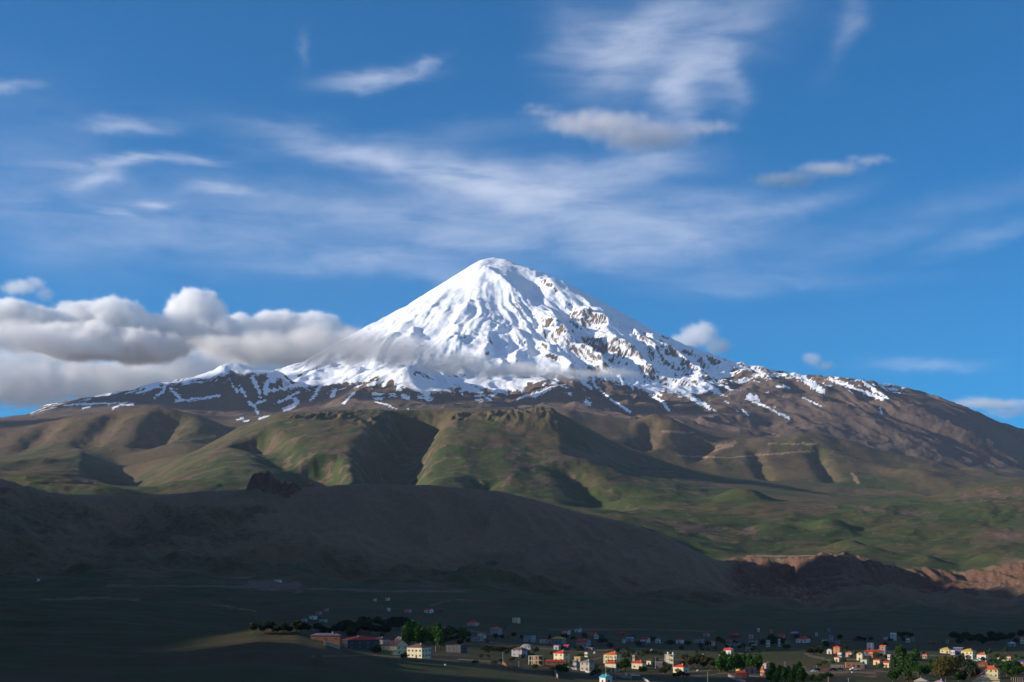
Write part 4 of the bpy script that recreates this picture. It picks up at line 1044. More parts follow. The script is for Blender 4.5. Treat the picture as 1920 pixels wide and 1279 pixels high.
H(1465, 1197, 14, 'hip', 'orange', 'red', 1, 'small orange-walled house with vivid red roof below the tiny orange hut')
H(1491, 1194, 17, 'gable', 'blue', 'pink', 1, 'blue house with a pinkish violet roof')
H(1506, 1206, 28, 'hip', 'white', 'red', 1, 'white house with long red roof right below the pinkish one', h=3.6)
H(1476, 1206, 9, 'slab', 'tan', 'tan', 1, 'low tan shed left of the long-roofed white house', name='shed', cat='shed', h=2)
H(1461, 1212, 5, 'flat', 'white', 'white', 2, 'slim white tower-like hut left of the tan shed', name='hut', cat='hut')
H(1546, 1207, 10, 'flat', 'white', 'grey', 1, 'small white flat-roofed house, left one of three in the shaded right half')
H(1558, 1204, 9, 'hip', 'violet', 'blue', 2, 'tall bluish violet house, middle one of three in the shaded right half')
H(1570, 1208, 10, 'flat', 'violet', 'grey', 1, 'grey-violet flat house, right one of three in the shaded right half')
H(1554, 1185, 6, 'gable', 'grey', 'grey', 1, 'tiny grey hut above the three shaded houses', name='hut', cat='hut')
H(1531, 1193, 5, 'gable', 'white', 'grey', 1, 'tiny white hut left above the three shaded houses', name='hut', cat='hut')
H(1607, 1202, 17, 'slab', 'dark', 'crimson', 1, 'low dark building with flat crimson roof', asp=.5, h=2.5)
H(1675, 1201, 12, 'gable', 'white', 'white', 2, 'bright white two-storey house near the foot of the cliffs')
H(1660, 1199, 9, 'slab', 'white', 'white', 1, 'low white annex left of the bright two-storey house', h=2, name='shed', cat='shed')
H(1702, 1205, 8, 'gabley', 'white', 'white', 1, 'little white gable right of the bright two-storey house')
H(1712, 1203, 6, 'gable', 'grey', 'grey', 1, 'tiny grey hut touching the little white gable', name='hut', cat='hut')
H(1749, 1209, 16, 'slab', 'brown', 'orange', 1, 'dark house under a flat orange roof below the cliffs', h=2.6)
H(1776, 1208, 6, 'gabley', 'tan', 'tan', 1, 'tiny tan gable right of the flat orange roof', name='hut', cat='hut')
H(1897, 1213, 16, 'hip', 'bluegrey', 'white', 1, 'pale blue-roofed house in shade near the right edge')
H(1917, 1208, 9, 'gable', 'white', 'red', 2, 'white house with red roof cut by the right edge of the picture')
# --- middle and near, sunlit
H(612, 1206, 58, 'hip', 'brown', 'purple', 1, 'long rust-brown barn with a dull purple roof behind the grassy knoll', yaw=-8, asp=.28, h=3.2, name='barn', cat='barn', nwin=3)
H(676, 1219, 72, 'hip', 'dark', 'darkred', 2, 'large long house, dark walls and red roof, with one sunlit end', yaw=-60, asp=2.2, h=6.4, nwin=2)
H(714, 1208, 34, 'hip', 'cream', 'brown', 1, 'cream house with brown hip roof behind dark bushes, left of the villas', yaw=-36)
H(740, 1228, 50, 'gable', 'yellow', 'brown', 2, 'yellow villa with dark balcony openings and a brown gable roof', yaw=-40, porch=True, h=5.6, nwin=3)
H(785, 1234, 44, 'hip', 'cream', 'brown', 2, 'cream two-storey villa with two rows of square windows', yaw=-32, h=6.4, nwin=4)
H(805, 1233, 9, 'flat', 'bluegrey', 'grey', 2, 'slim pale blue annex against the right side of the cream villa', yaw=-32)
H(856, 1224, 40, 'flat', 'dark', 'dark', 2, 'dark shuttered block right of the cream villa', asp=.6, h=4.8)
frame_building(1005, 1249, 28, 2, 'half-built frame of pale columns and brown brick infill')
H(1053, 1242, 30, 'hip', 'yellow', 'red', 2, 'bright yellow house with red hip roof, standing tallest in the centre', yaw=-40, h=5.6)
H(1043, 1249, 40, 'gable', 'brown', 'darkred', 1, 'long dark red roof in front of the bright yellow house', yaw=-12, asp=.3, h=2.4)
H(1040, 1262, 12, 'hip', 'brown', 'orange', 1, 'little orange-red roofed hut at the top of a tan garden wall', name='hut', cat='hut')
H(1085, 1241, 17, 'slab', 'tan', 'yellow', 1, 'tan house under a flat mustard roof', h=3)
H(1079, 1255, 10, 'flat', 'bluegrey', 'grey', 2, 'pale blue narrow block below the mustard roof', h=4.8)
H(1101, 1259, 27, 'hip', 'stone', 'grey', 2, 'stone house with an arched cream gable and grey roof', yaw=-38, h=5.4)
H(1100, 1233, 8, 'slab', 'cream', 'tan', 1, 'little cream turret house behind the stone house', h=3.6)
H(1149, 1246, 33, 'hip', 'yellow', 'orange', 2, 'two-storey yellow house with pillars and brown-orange roof', yaw=-30, h=6.2, porch=True)
H(1148, 1260, 28, 'hip', 'cream', 'red', 1, 'cream lodge with vivid red roof raised on a grey basement', yaw=-28, h=5.0, base_drop=4)
H(1136, 1284, 24, 'gable', 'white', 'turquoise', 1, 'white shed with a turquoise roof at the bottom of the picture', yaw=-50, asp=1.1, h=3.4, name='shed', cat='shed')
H(1198, 1255, 28, 'hip', 'cream', 'red', 1, 'cream house under a wide red roof right of the green tree', yaw=-30, h=3.8)
H(1189, 1247, 6, 'flat', 'tan', 'tan', 2, 'small tan chimney-like tower behind the wide red roof', h=5.5, name='tower', cat='tower', nwin=1)
H(1218, 1249, 12, 'hip', 'yellow', 'brown', 1, 'small yellow house just right of the wide red roof')
H(1238, 1252, 20, 'flat', 'dark', 'purple', 1, 'dark purple-roofed house left of the unfinished tower')
frame_building(1258, 1253, 22, 3, 'three-storey unfinished concrete block with two white tanks on top', tanks=2, asp=.7, bays=2, solid=True)
H(1277, 1263, 30, 'hip', 'yellow', 'red', 1, 'bright yellow house with bold red roof below the unfinished tower', yaw=-42, h=3.8)
H(1391, 1272, 27, 'hip', 'brown', 'red', 1, 'dark house with scarlet roof beside a small yellow one', yaw=-20, h=2.8)
H(1385, 1265, 12, 'dome', 'dark', 'yellow', 1, 'small round kiosk with a domed yellow roof', h=2.4, name='kiosk', cat='kiosk')
H(1407, 1263, 23, 'hip', 'grey', 'orange', 1, 'grey house with faded orange roof in front of the poplars', yaw=-20)
H(1431, 1267, 11, 'gabley', 'orange', 'brown', 1, 'orange gable wall catching the sun at the end of the poplar row', yaw=-40)
H(1433, 1254, 15, 'flat', 'pink', 'tan', 1, 'roofless-looking pinkish house above the orange gable')
H(1556, 1227, 12, 'gabley', 'white', 'grey', 1, 'white gable house left of the red block in the sunlit right cluster', yaw=-30)
H(1570, 1228, 16, 'hip', 'brick', 'red', 2, 'brick-red two-storey house at the left of the sunlit right cluster')
H(1575, 1233, 9, 'flat', 'white', 'white', 1, 'small white cube house in front of the brick-red one')
H(1570, 1242, 12, 'hip', 'cream', 'darkred', 1, 'cream cottage lowest at the left of the sunlit right cluster')
H(1593, 1232, 15, 'hip', 'pink', 'orange', 1, 'pinkish house with an orange-red roof in the middle of the sunlit right cluster')
H(1613, 1239, 14, 'hip', 'cream', 'cream' if 'cream' in ROOF else 'tan', 2, 'plain cream two-storey house with a tan roof', h=5)
H(1621, 1246, 16, 'slab', 'palegreen', 'grey', 1, 'grey-green low house right below the plain cream one')
H(1632, 1219, 14, 'flat', 'white', 'grey', 2, 'white and grey upright block above the long red roof')
H(1639, 1229, 38, 'hip', 'grey', 'red', 1, 'long low house under the longest red roof of the right cluster', yaw=-12, asp=.3, h=3)
H(1656, 1227, 14, 'gable', 'grey', 'orange', 2, 'grey house with orange roof at the right end of the longest red roof')
H(1634, 1239, 9, 'flat', 'orange', 'orange', 2, 'upright orange-walled house below the longest red roof')
H(1645, 1247, 16, 'flat', 'yellow', 'red', 1, 'dazzling pale yellow house with a thin red eave')
H(1667, 1245, 6, 'gable', 'white', 'white', 2, 'slim white house behind the orange-red one at the cluster end')
H(1663, 1252, 14, 'gable', 'yellow', 'red', 1, 'yellow cottage with orange-red roof, last at the right of the cluster')
H(1600, 1253, 30, 'slab', 'brick', 'tan', 1, 'long orange brick store along the tan yard', yaw=-8, asp=.3, h=3.4, name='store', cat='store', nwin=3)
H(1618, 1255, 12, 'slab', 'dark', 'grey', 1, 'dark open garage at the right end of the brick store', h=2.8, name='garage', cat='garage')
H(1773, 1226, 22, 'hip', 'cream', 'yellow', 1, 'cream house with an olive-yellow hip roof above the big willow', yaw=-30)
H(1787, 1228, 10, 'flat', 'white', 'white', 1, 'small white house between the yellow roof and the blue wall')
H(1798, 1227, 22, 'flat', 'blue', 'grey', 2, 'house with a deep blue lower wall and grey upper floor', h=5)
H(1816, 1236, 28, 'hip', 'cream', 'yellow', 2, 'tall cream house with golden yellow roof and grey side wall', yaw=-38, h=6)
H(1842, 1239, 22, 'hip', 'white', 'orange', 1, 'white house with orange roof right of the golden-roofed one', yaw=-36, h=4.4)
H(1829, 1246, 11, 'hip', 'yellow', 'green', 1, 'small yellow hut with a green roof', name='hut', cat='hut')
H(1735, 1236, 11, 'hip', 'tan', 'red', 1, 'little house with pinkish red roof left of the big willow')
H(1845, 1251, 22, 'hip', 'brown', 'darkred', 1, 'low maroon roof between the green-roofed hut and the big orange roof', h=2.4)
H(1882, 1247, 9, 'gabley', 'cream', 'brown', 1, 'small cream gable near the right edge', yaw=-30)
H(1892, 1240, 9, 'hip', 'yellow', 'orange', 1, 'small ochre house with orange roof above the cream gable')
H(1876, 1236, 13, 'slab', 'pink', 'red', 1, 'pink flat-roofed hut left above the ochre house', h=2.2, name='hut', cat='hut')
H(1915, 1250, 12, 'gable', 'orange', 'blue', 1, 'orange hut with a strong blue roof at the right edge', name='hut', cat='hut')
H(1856, 1272, 42, 'hip', 'yellow', 'orange', 2, 'large yellow villa with glowing orange-red hip roof', yaw=-28, h=5.4, nwin=4)
H(1848, 1290, 56, 'gabley', 'yellow', 'darkred', 1, 'broad cream gable of the nearest house, below the orange-roofed villa', yaw=-14, asp=.9, h=4.2)
H(1728, 1292, 32, 'gabley', 'stone', 'grey', 1, 'grey-roofed house with its gable rising into the bottom edge', yaw=-24, asp=.9, h=4.0)
H(1762, 1290, 18, 'hip', 'pink', 'pink', 1, 'low pinkish roof between the grey gable and the willow', h=3.0)

# ---- walls, masts, cars and small things
def garden_wall(pts, hh, col, label, th=.4):
    P = [place(a, b) for a, b in pts]
    x0, y0, z0 = P[0]
    o = thing('garden_wall', label, 'wall', (x0, y0, z0))
    bm = bmesh.new()
    for (xa, ya, za), (xb, yb, zb) in zip(P[:-1], P[1:]):
        dx_, dy_ = xb - xa, yb - ya; L = math.hypot(dx_, dy_) or 1; nx_, ny_ = -dy_ / L * th / 2, dx_ / L * th / 2
        v = [bm.verts.new((xa - x0 + sx * nx_, ya - y0 + sx * ny_, za - z0 + dz)) for sx in (-1, 1) for dz in (-1.2, hh)]
        w = [bm.verts.new((xb - x0 + sx * nx_, yb - y0 + sx * ny_, zb - z0 + dz)) for sx in (-1, 1) for dz in (-1.2, hh)]
        for f in ((v[0], w[0], w[1], v[1]), (v[2], v[3], w[3], w[2]), (v[1], w[1], w[3], v[3]), (v[0], v[1], v[3], v[2]), (w[0], w[2], w[3], w[1])): bm.faces.new(f)
    link('wall_panel', mesh_of('wall_panel', bm, wmat(col)), o)
    bm = bmesh.new()
    for (xa, ya, za), (xb, yb, zb) in zip(P[:-1], P[1:]):
        for q in range(5):
            t = q / 5; box(bm, xa + (xb - xa) * t - x0 - .3, xa + (xb - xa) * t - x0 + .3, ya + (yb - ya) * t - y0 - .3, ya + (yb - ya) * t - y0 + .3, za + (zb - za) * t - z0 - .5, za + (zb - za) * t - z0 + hh + .25)
    link('pier', mesh_of('pier', bm, wmat(col)), o)
garden_wall([(608, 1213), (622, 1214), (636, 1218)], 1.8, 'tan', 'sunlit tan wall below the rust-brown barn')
garden_wall([(758, 1208), (783, 1208)], 1.7, 'tan', 'tan garden wall behind the cream villa')
garden_wall([(944, 1247), (950, 1250), (960, 1254)], 1.5, 'orange', 'orange retaining wall beside the track left of the frame building')
garden_wall([(1034, 1256), (1040, 1263), (1046, 1272)], 1.7, 'tan', 'tan wall running steeply down through the dark grass')
garden_wall([(1098, 1261), (1108, 1263), (1118, 1267)], 1.0, 'white', 'low whitish terrace wall below the stone house')
garden_wall([(1366, 1269), (1382, 1274), (1398, 1282)], 1.4, 'tan', 'tan wall slanting down from the scarlet roof')
garden_wall([(1206, 1274), (1213, 1278), (1219, 1284)], .8, 'white', 'short pale kerb wall at the bottom below the wide red roof')
garden_wall([(1060, 1253), (1082, 1257), (1100, 1258)], 1.2, 'grey', 'grey yard wall left of the stone house')
garden_wall([(1156, 1268), (1172, 1272), (1184, 1273)], 1.3, 'stone', 'stone terrace wall below the red-roofed lodge')
garden_wall([(1183, 1267), (1200, 1268)], 1.0, 'white', 'white low wall in front of the wide red roof')
garden_wall([(918, 1190), (880, 1183)], .9, 'grey', 'pale path wall below the pinkish house')

def mast(px, py, hpx, label, group=None, arm=True, mat=None):
    x, y, z = place(px, py); hh = hpx * y / F
    t = thing('utility_pole', label, 'pole', (x, y, z), 0, group)
    bm = bmesh.new(); bmesh.ops.create_cone(bm, cap_ends=True, segments=8, radius1=.20, radius2=.12, depth=hh + 1)
    for v in bm.verts: v.co.z += (hh - 1) / 2
    link('shaft', mesh_of('shaft', bm, mat or METAL), t)
    if arm:
        bm = bmesh.new(); box(bm, -.9, .9, -.07, .07, hh - .7, hh - .5); link('crossarm', mesh_of('crossarm', bm, mat or METAL), t)
        bm = bmesh.new(); box(bm, -.85, -.75, -.05, .05, hh - .5, hh - .25); box(bm, .75, .85, -.05, .05, hh - .5, hh - .25); link('insulator', mesh_of('insulator', bm, WIN.materials[0]), t)
    return t
mast(943, 1247, 24, 'thin pole above the orange retaining wall')
mast(973, 1251, 11, 'short pole between the retaining wall and the frame building')
mast(1229, 1254, 22, 'pale leaning-topped pole left of the unfinished tower')
mast(1327, 1284, 24, 'grey pole on the dark field at the bottom, right of the bold red roof')
mast(1136, 1262, 14, 'slender pole at the left of the red-roofed lodge')
mast(1154, 1270, 16, 'slender pole under the right corner of the red-roofed lodge')
mast(1531, 1257, 10, 'pole at the back of the tan yard')
mast(1472, 1252, 12, 'pole standing in the green field right of the poplars')
mast(1409, 1252, 16, 'pale pole rising in front of the poplar row')
mast(1553, 1289, 20, 'pole at the bottom edge below the tan yard')
mast(1591, 1289, 18, 'second pole at the bottom edge, right of the first')
mast(1440, 1250, 10, 'pole beside the roofless-looking pinkish house')
mast(753, 1204, 16, 'bright white post on the tan mound left of the poplar grove', arm=False, mat=paint('tank_white', (.7, .7, .7), .5))
mast(817, 1222, 12, 'pale post between the poplars and the dark shuttered block', arm=False)

def mound(px, py, wpx, hpx, col, label, name='earth_mound', cat='mound', rough=.25):
    x, y, z = place(px, py); k = y / F; r = wpx * k / 2; hh = hpx * k
    bm = bmesh.new(); bmesh.ops.create_icosphere(bm, subdivisions=3, radius=1.0)
    rr = random.Random(int(px))
    o1, o2 = rr.random() * 50, rr.random() * 50
    for v in bm.verts:
        n = float(fbm(np.array([v.co.x * 1.7 + o1]), np.array([v.co.y * 1.7 + v.co.z + o2]), 3, 77)[0])
        v.co *= 1 + rough * n
        v.co.x *= r; v.co.y *= r * .8; v.co.z *= hh
    o = link(name, mesh_of(name, bm, wmat(col)), None, (x, y + r * .6, z)); tag(o, label, cat)
    return o
mound(750, 1207, 24, 12, 'tan', 'tan mound of earth beside the bright white post')
for (a, b, w_, h_, l_) in [(835, 1248, 4, 3, 'white boulder alone on the dark slope right of the villas'), (1222, 1221, 4, 4, 'white boulder on the dark field above the unfinished tower'), (1115, 1226, 4, 4, 'white boulder in the field behind the little turret house'),
        (1318, 1230, 4, 4, 'white boulder right of the brown thicket'), (1598, 1262, 3, 2.5, 'small white rock on the tan yard'), (1308, 1259, 4, 3, 'pale rock right of the bold red roof'), (1038, 1228, 4, 4, 'pale boulder left above the bright yellow house'), (1174, 1267, 5, 4, 'pale boulder right of the red-roofed lodge')]:
    mound(a, b, w_, h_, 'white', l_, 'boulder', 'boulder', .3)
def round_tank(px, py, wpx, label):
    x, y, z = place(px, py); r = wpx * y / F / 2
    t = thing('storage_tank', label, 'tank', (x, y + r, z))
    bm = bmesh.new(); bmesh.ops.create_cone(bm, cap_ends=True, segments=24, radius1=r, radius2=r, depth=r * 1.5 + 1)
    for v in bm.verts: v.co.z += r * .75 - .5
    link('drum', mesh_of('drum', bm, wmat('white')), t)
    bm = bmesh.new(); bmesh.ops.create_cone(bm, cap_ends=True, segments=24, radius1=r * 1.02, radius2=.1, depth=r * .5)
    for v in bm.verts: v.co.z += r * 1.75 + .003
    link('lid', mesh_of('lid', bm, wmat('white')), t)
round_tank(1821, 1264, 9, 'round whitish tank left of the large orange-roofed villa')

def car_meshes(col):
    m = paint('car_' + col, dict(dark=(.03, .03, .035), white=(.7, .7, .7), red=(.4, .05, .03), blue=(.05, .08, .2))[col], .35, .05)
    prof_ = [(-2.1, .35), (-2.15, .8), (-1.3, .95), (-.75, 1.42), (.75, 1.45), (1.5, .95), (2.15, .85), (2.15, .35)]
    bm = bmesh.new(); L = [bm.verts.new((x_, -.85, z_)) for x_, z_ in prof_]; R_ = [bm.verts.new((x_, .85, z_)) for x_, z_ in prof_]
    bm.faces.new(L[::1]); bm.faces.new(R_[::-1])
    for i in range(len(prof_)):
        j = (i + 1) % len(prof_); bm.faces.new((L[j], L[i], R_[i], R_[j]))
    bmesh.ops.recalc_face_normals(bm, faces=bm.faces)
    bm2 = bmesh.new()
    for s in (-1, 1):
        v = [bm2.verts.new((a, s * .862, b)) for a, b in ((-1.05, 1.0), (1.2, 1.0), (.68, 1.38), (-.72, 1.36))]; bm2.faces.new(v)
    bm3 = bmesh.new(); bmesh.ops.create_cone(bm3, cap_ends=True, segments=14, radius1=.34, radius2=.34, depth=.22)
    return mesh_of('body', bm, m), mesh_of('side_window', bm2, GLASS), mesh_of('wheel', bm3, paint('rubber', (.02, .02, .02)))
CARS = {c: car_meshes(c) for c in ('dark', 'white', 'red', 'blue')}
def car(px, py, col, rz, label, big=1.0):
    x, y, z = place(px, py); b, g_, w_ = CARS[col]
    t = thing('parked_car', label, 'car', (x, y, z + .05), math.radians(rz), 'cars parked on the tan yard')
    t.scale = (big,) * 3
    link('body', b, t); link('side_window', g_, t)
    for i in (-1.35, 1.35):
        for j in (-.8, .8):
            o = link('wheel', w_, t, (i, j, .34)); o.rotation_euler = (math.pi / 2, 0, 0)
car(1506, 1258, 'white', 10, 'white car at the left end of the tan yard, nearest the field')
car(1530, 1258, 'dark', 5, 'dark car by the pole, left of the other dark cars on the yard', 1.25)
car(1548, 1257, 'red', -20, 'reddish car in the middle of the tan yard')
car(1561, 1258, 'dark', 8, 'dark car in front of the pale fence on the tan yard', 1.25)
car(1575, 1257, 'dark', -6, 'dark car nearest the long brick store', 1.25)
car(1527, 1261, 'white', 0, 'pale car on the near rim of the tan yard')
car(1603, 1258, 'white', 0, 'long white vehicle parked against the brick store', 1.5)
def fence(px0, py0, px1, py1, n, hh, col, label):
    a = place(px0, py0); b = place(px1, py1); t = thing('fence', label, 'fence', a)
    bm = bmesh.new(); box(bm, -.09, .09, -.09, .09, -.6, hh); pm = mesh_of('post', bm, wmat(col))
    for i in range(n):
        q = i / (n - 1); p = [a[k] + (b[k] - a[k]) * q for k in range(3)]
        link('post', pm, t, (p[0] - a[0], p[1] - a[1], zat(p[0], p[1]) - a[2]))
    L = math.hypot(b[0] - a[0], b[1] - a[1]); an = math.atan2(b[1] - a[1], b[0] - a[0])
    for zz in (.45 * hh, .92 * hh):
        bm = bmesh.new(); box(bm, 0, L, -.05, .05, -.06, .06); o = link('rail', mesh_of('rail', bm, wmat(col)), t, (0, 0, zz), an)
        o.rotation_euler = (0, -math.atan2(b[2] - a[2], L), an)
fence(1558, 1254, 1582, 1255, 7, 2.6, 'stone', 'pale frame fence behind the dark cars on the tan yard')
fence(1896, 1286, 1925, 1286, 8, 5.0, 'yellow', 'tall yellow slatted screen at the bottom right corner')
fence(1370, 1274, 1392, 1281, 9, 1.4, 'white', 'white railing along the wall below the scarlet roof')
# ------------------------------------------------------------------ trees: tapered trunk with limbs, crown of many small leaf clumps
def leafmat(name, c1, c2):
    m, nt, b, out = new_mat(name)
    gm = nd(nt, 'ShaderNodeNewGeometry'); tcn = nd(nt, 'ShaderNodeTexCoord')
    n = nd(nt, 'ShaderNodeTexNoise', {'Vector': tcn.outputs['Object'], 'Scale': .55, 'Detail': 3.0})
    f = nd(nt, 'ShaderNodeMath', {0: mrange(nt, n.outputs[0], .3, .7, 0, .6), 1: gm.outputs['Random Per Island']}, operation='MULTIPLY_ADD'); f.inputs[2].default_value = .1
    c = mixc(nt, f.outputs[0], c1, c2); nt.links.new(c, b.inputs['Base Color'])
    b.inputs['Roughness'].default_value = .7
    tr = nd(nt, 'ShaderNodeBsdfTranslucent'); nt.links.new(c, tr.inputs['Color'])
    ms = nd(nt, 'ShaderNodeMixShader', {0: .22, 1: b.outputs[0], 2: tr.outputs[0]}); nt.links.new(ms.outputs[0], out.inputs[0])
    return m
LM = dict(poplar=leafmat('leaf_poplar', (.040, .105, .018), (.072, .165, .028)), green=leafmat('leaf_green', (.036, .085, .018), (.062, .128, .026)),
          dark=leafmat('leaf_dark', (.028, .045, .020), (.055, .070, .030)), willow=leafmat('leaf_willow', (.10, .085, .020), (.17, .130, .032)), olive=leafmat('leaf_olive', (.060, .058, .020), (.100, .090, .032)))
BARK = paint('bark', (.16, .12, .09))
def crown_mesh(shape, seed, mat, n=420, leaf=.055):
    r = np.random.RandomState(seed); pts = []
    while len(pts) < n:
        p = r.uniform(-1, 1, 3)
        rad = np.linalg.norm(p)
        if rad > 1 or rad < .45: continue
        lump = float(perlin(np.array([p[0] * 2.2 + seed]), np.array([p[1] * 2.2 + p[2] * 1.9 + seed * 3.1]), seed)[0])
        if rad > .80 + .34 * lump: continue
        pts.append(p)
    P = np.array(pts)
    if shape == 'poplar': S_ = np.array([.17, .17, .47]); P = P * S_; P[:, :2] *= (1.12 - .9 * np.clip(P[:, 2:3] + .1, 0, 1)); c = np.array([0, 0, .53])
    elif shape == 'willow': P = P * np.array([.48, .44, .40]); c = np.array([0, 0, .58]); P[:, 2] -= .12 * (P[:, 0] ** 2 + P[:, 1] ** 2) * 4
    elif shape == 'bush': P = P * np.array([.62, .55, .42]); c = np.array([0, 0, .42])
    else: P = P * np.array([.38, .36, .36]); c = np.array([0, 0, .62])
    P = P + c
    vs = []; fs = []
    for p in P:
        s = leaf * r.uniform(.7, 1.5); a = r.normal(size=3); a /= np.linalg.norm(a); b = np.cross(a, r.normal(size=3)); b /= np.linalg.norm(b) + 1e-9
        k = len(vs); cc = np.cross(a, b) * .35
        vs += [tuple(p + a * s), tuple(p + b * s * .7 + cc * s), tuple(p - a * s), tuple(p - b * s * .7 + cc * s)]; fs.append((k, k + 1, k + 2)); fs.append((k, k + 2, k + 3))
    me = bpy.data.meshes.new('crown'); me.from_pydata(vs, [], fs); me.materials.append(mat); return me
def trunk_mesh(shape, seed):
    r = random.Random(seed); bm = bmesh.new()
    def tube(a, b, r0, r1, n=6):
        a, b = Vector(a), Vector(b); d = (b - a).normalized(); u = d.orthogonal().normalized(); v = d.cross(u)
        A = [bm.verts.new(a + (u * math.cos(2 * math.pi * i / n) + v * math.sin(2 * math.pi * i / n)) * r0) for i in range(n)]
        B = [bm.verts.new(b + (u * math.cos(2 * math.pi * i / n) + v * math.sin(2 * math.pi * i / n)) * r1) for i in range(n)]
        for i in range(n): bm.faces.new((A[i], A[(i + 1) % n], B[(i + 1) % n], B[i]))
        bm.faces.new(B)
    top = .85 if shape == 'poplar' else .6
    tube((0, 0, -.08), (.01, 0, .25), .026, .020); tube((.01, 0, .25), (0, .01, top), .020, .006)
    for i in range(7):
        z = .2 + i * (top - .25) / 7; an = r.uniform(0, 6.3); L = .12 if shape == 'poplar' else .28
        tube((0, 0, z), (math.cos(an) * L, math.sin(an) * L, z + L * (1.6 if shape == 'poplar' else .7)), .010, .003, 5)
    return mesh_of('trunk', bm, BARK)
CROWN = {}; TRUNK = {}
def get_tree(shape, mat, v):
    k = (shape, mat, v)
    if k not in CROWN:
        big = 4.0 if mat == 'willow' else 1.0
        CROWN[k] = crown_mesh(shape, 10 + v * 7 + len(CROWN), LM[mat], n=1600 if mat == 'willow' else 460, leaf=.030 if mat == 'willow' else .058)
        TRUNK[k] = trunk_mesh(shape, v)
    return CROWN[k], TRUNK[k]
tr_rnd = random.Random(11)
def tree(px, py, hpx, shape, mat, label, group, name='tree', cat='tree', wide=1.0, dmax=2600):
    x, y, z = place(px, py, dmax=dmax); hh = hpx * y / F; v = tr_rnd.randint(0, 3)
    c, tk = get_tree(shape, mat, v)
    t = thing(name, label, cat, (x, y, z), tr_rnd.uniform(0, 6.28), group)
    t.scale = (hh * wide, hh * wide, hh)
    link('crown', c, t); link('trunk', tk, t)
ORD = ['leftmost', 'second from the left', 'third from the left', 'fourth from the left', 'fifth from the left', 'sixth from the left', 'seventh from the left', 'eighth from the left',
       'ninth from the left', 'tenth from the left', 'eleventh from the left', 'twelfth from the left', 'thirteenth from the left', 'fourteenth from the left', 'fifteenth from the left', 'sixteenth from the left', 'seventeenth from the left', 'eighteenth from the left']
def grove(n, x0, x1, yb0, yb1, h0, h1, shape, mat, label, group, name, cat='tree', wide=1.0, seed=0):
    """label: look of the tree; group: where the group stands; each tree is named by its order from the left"""
    r = random.Random(seed * 13 + 7)
    for i in range(n):
        px = x0 + (x1 - x0) * (i + .15 + .7 * r.random()) / n
        o = ORD[i] if i < n - 1 or n == 1 else 'rightmost'
        tree(px, yb0 + (yb1 - yb0) * r.random(), h0 + (h1 - h0) * r.random(), shape, mat, o + ' of the ' + group, group, name, cat, wide * r.uniform(.8, 1.35))
PG = 'slender bright poplars behind the cream villas'
grove(14, 760, 822, 1203, 1211, 30, 44, 'poplar', 'poplar', 'slender bright green poplar in the grove behind the cream villas', PG, 'poplar_tree', wide=1.15, seed=1)
grove(8, 818, 876, 1196, 1204, 20, 28, 'round', 'green', 'round bright green tree at the right of the poplar grove', 'round trees right of the poplar grove', 'leafy_tree', wide=1.15, seed=2)
grove(4, 816, 830, 1206, 1216, 30, 38, 'poplar', 'poplar', 'tall poplar at the front right corner of the bright grove', 'tall front poplars of the bright grove', 'poplar_tree', wide=1.1, seed=22)
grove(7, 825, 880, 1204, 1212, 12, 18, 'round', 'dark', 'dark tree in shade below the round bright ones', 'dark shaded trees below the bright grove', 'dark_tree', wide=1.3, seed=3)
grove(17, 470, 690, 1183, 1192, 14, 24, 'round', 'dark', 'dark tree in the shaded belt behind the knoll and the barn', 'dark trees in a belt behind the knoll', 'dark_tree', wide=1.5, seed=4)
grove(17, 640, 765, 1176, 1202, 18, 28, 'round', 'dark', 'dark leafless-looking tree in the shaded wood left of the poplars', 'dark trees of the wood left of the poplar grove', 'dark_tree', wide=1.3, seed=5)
grove(3, 704, 722, 1222, 1226, 15, 20, 'bush', 'dark', 'dark bush hiding the foot of the cream hip-roofed house', 'dark bushes by the cream hip-roofed house', 'bush', 'bush', 1.0, 6)
grove(3, 753, 766, 1230, 1236, 10, 15, 'bush', 'dark', 'dark bush between the yellow and the cream villa', 'dark bushes between the villas', 'bush', 'bush', 1.0, 7)
tree(716, 1198, 12, 'round', 'green', 'single green tree rising behind the brown roof of the cream house', None, 'leafy_tree')
grove(9, 905, 965, 1218, 1230, 9, 14, 'bush', 'dark', 'low dark bush on the slope left of the blue-grey villa', 'low dark bushes left of the blue-grey villa', 'bush', 'bush', 1.1, 8)
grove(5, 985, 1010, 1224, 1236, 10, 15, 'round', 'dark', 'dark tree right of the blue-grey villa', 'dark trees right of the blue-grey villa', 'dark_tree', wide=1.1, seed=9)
tree(1031, 1203, 14, 'poplar', 'dark', 'dark upright tree left of the pink house', None, 'cypress_tree', wide=1.4)
grove(4, 1046, 1066, 1262, 1266, 14, 19, 'round', 'green', 'green tree below the long dark red roof, beside the steep tan wall', 'green trees beside the steep tan wall', 'leafy_tree', wide=1.1, seed=10)
grove(3, 1160, 1176, 1256, 1261, 20, 27, 'round', 'green', 'leafy green tree between the pillared house and the wide red roof', 'green trees between the two red roofs', 'leafy_tree', wide=1.0, seed=11)
grove(3, 1200, 1214, 1263, 1266, 13, 17, 'round', 'green', 'green tree in front of the wide red roof', 'green trees in front of the wide red roof', 'leafy_tree', wide=1.1, seed=12)
grove(5, 1238, 1254, 1260, 1266, 11, 16, 'round', 'olive', 'olive green tree at the foot of the unfinished tower', 'olive trees at the foot of the unfinished tower', 'leafy_tree', wide=1.1, seed=13)
grove(5, 1262, 1292, 1268, 1273, 10, 14, 'round', 'olive', 'dull green tree in front of the bold red roof', 'dull green trees in front of the bold red roof', 'leafy_tree', wide=1.2, seed=14)
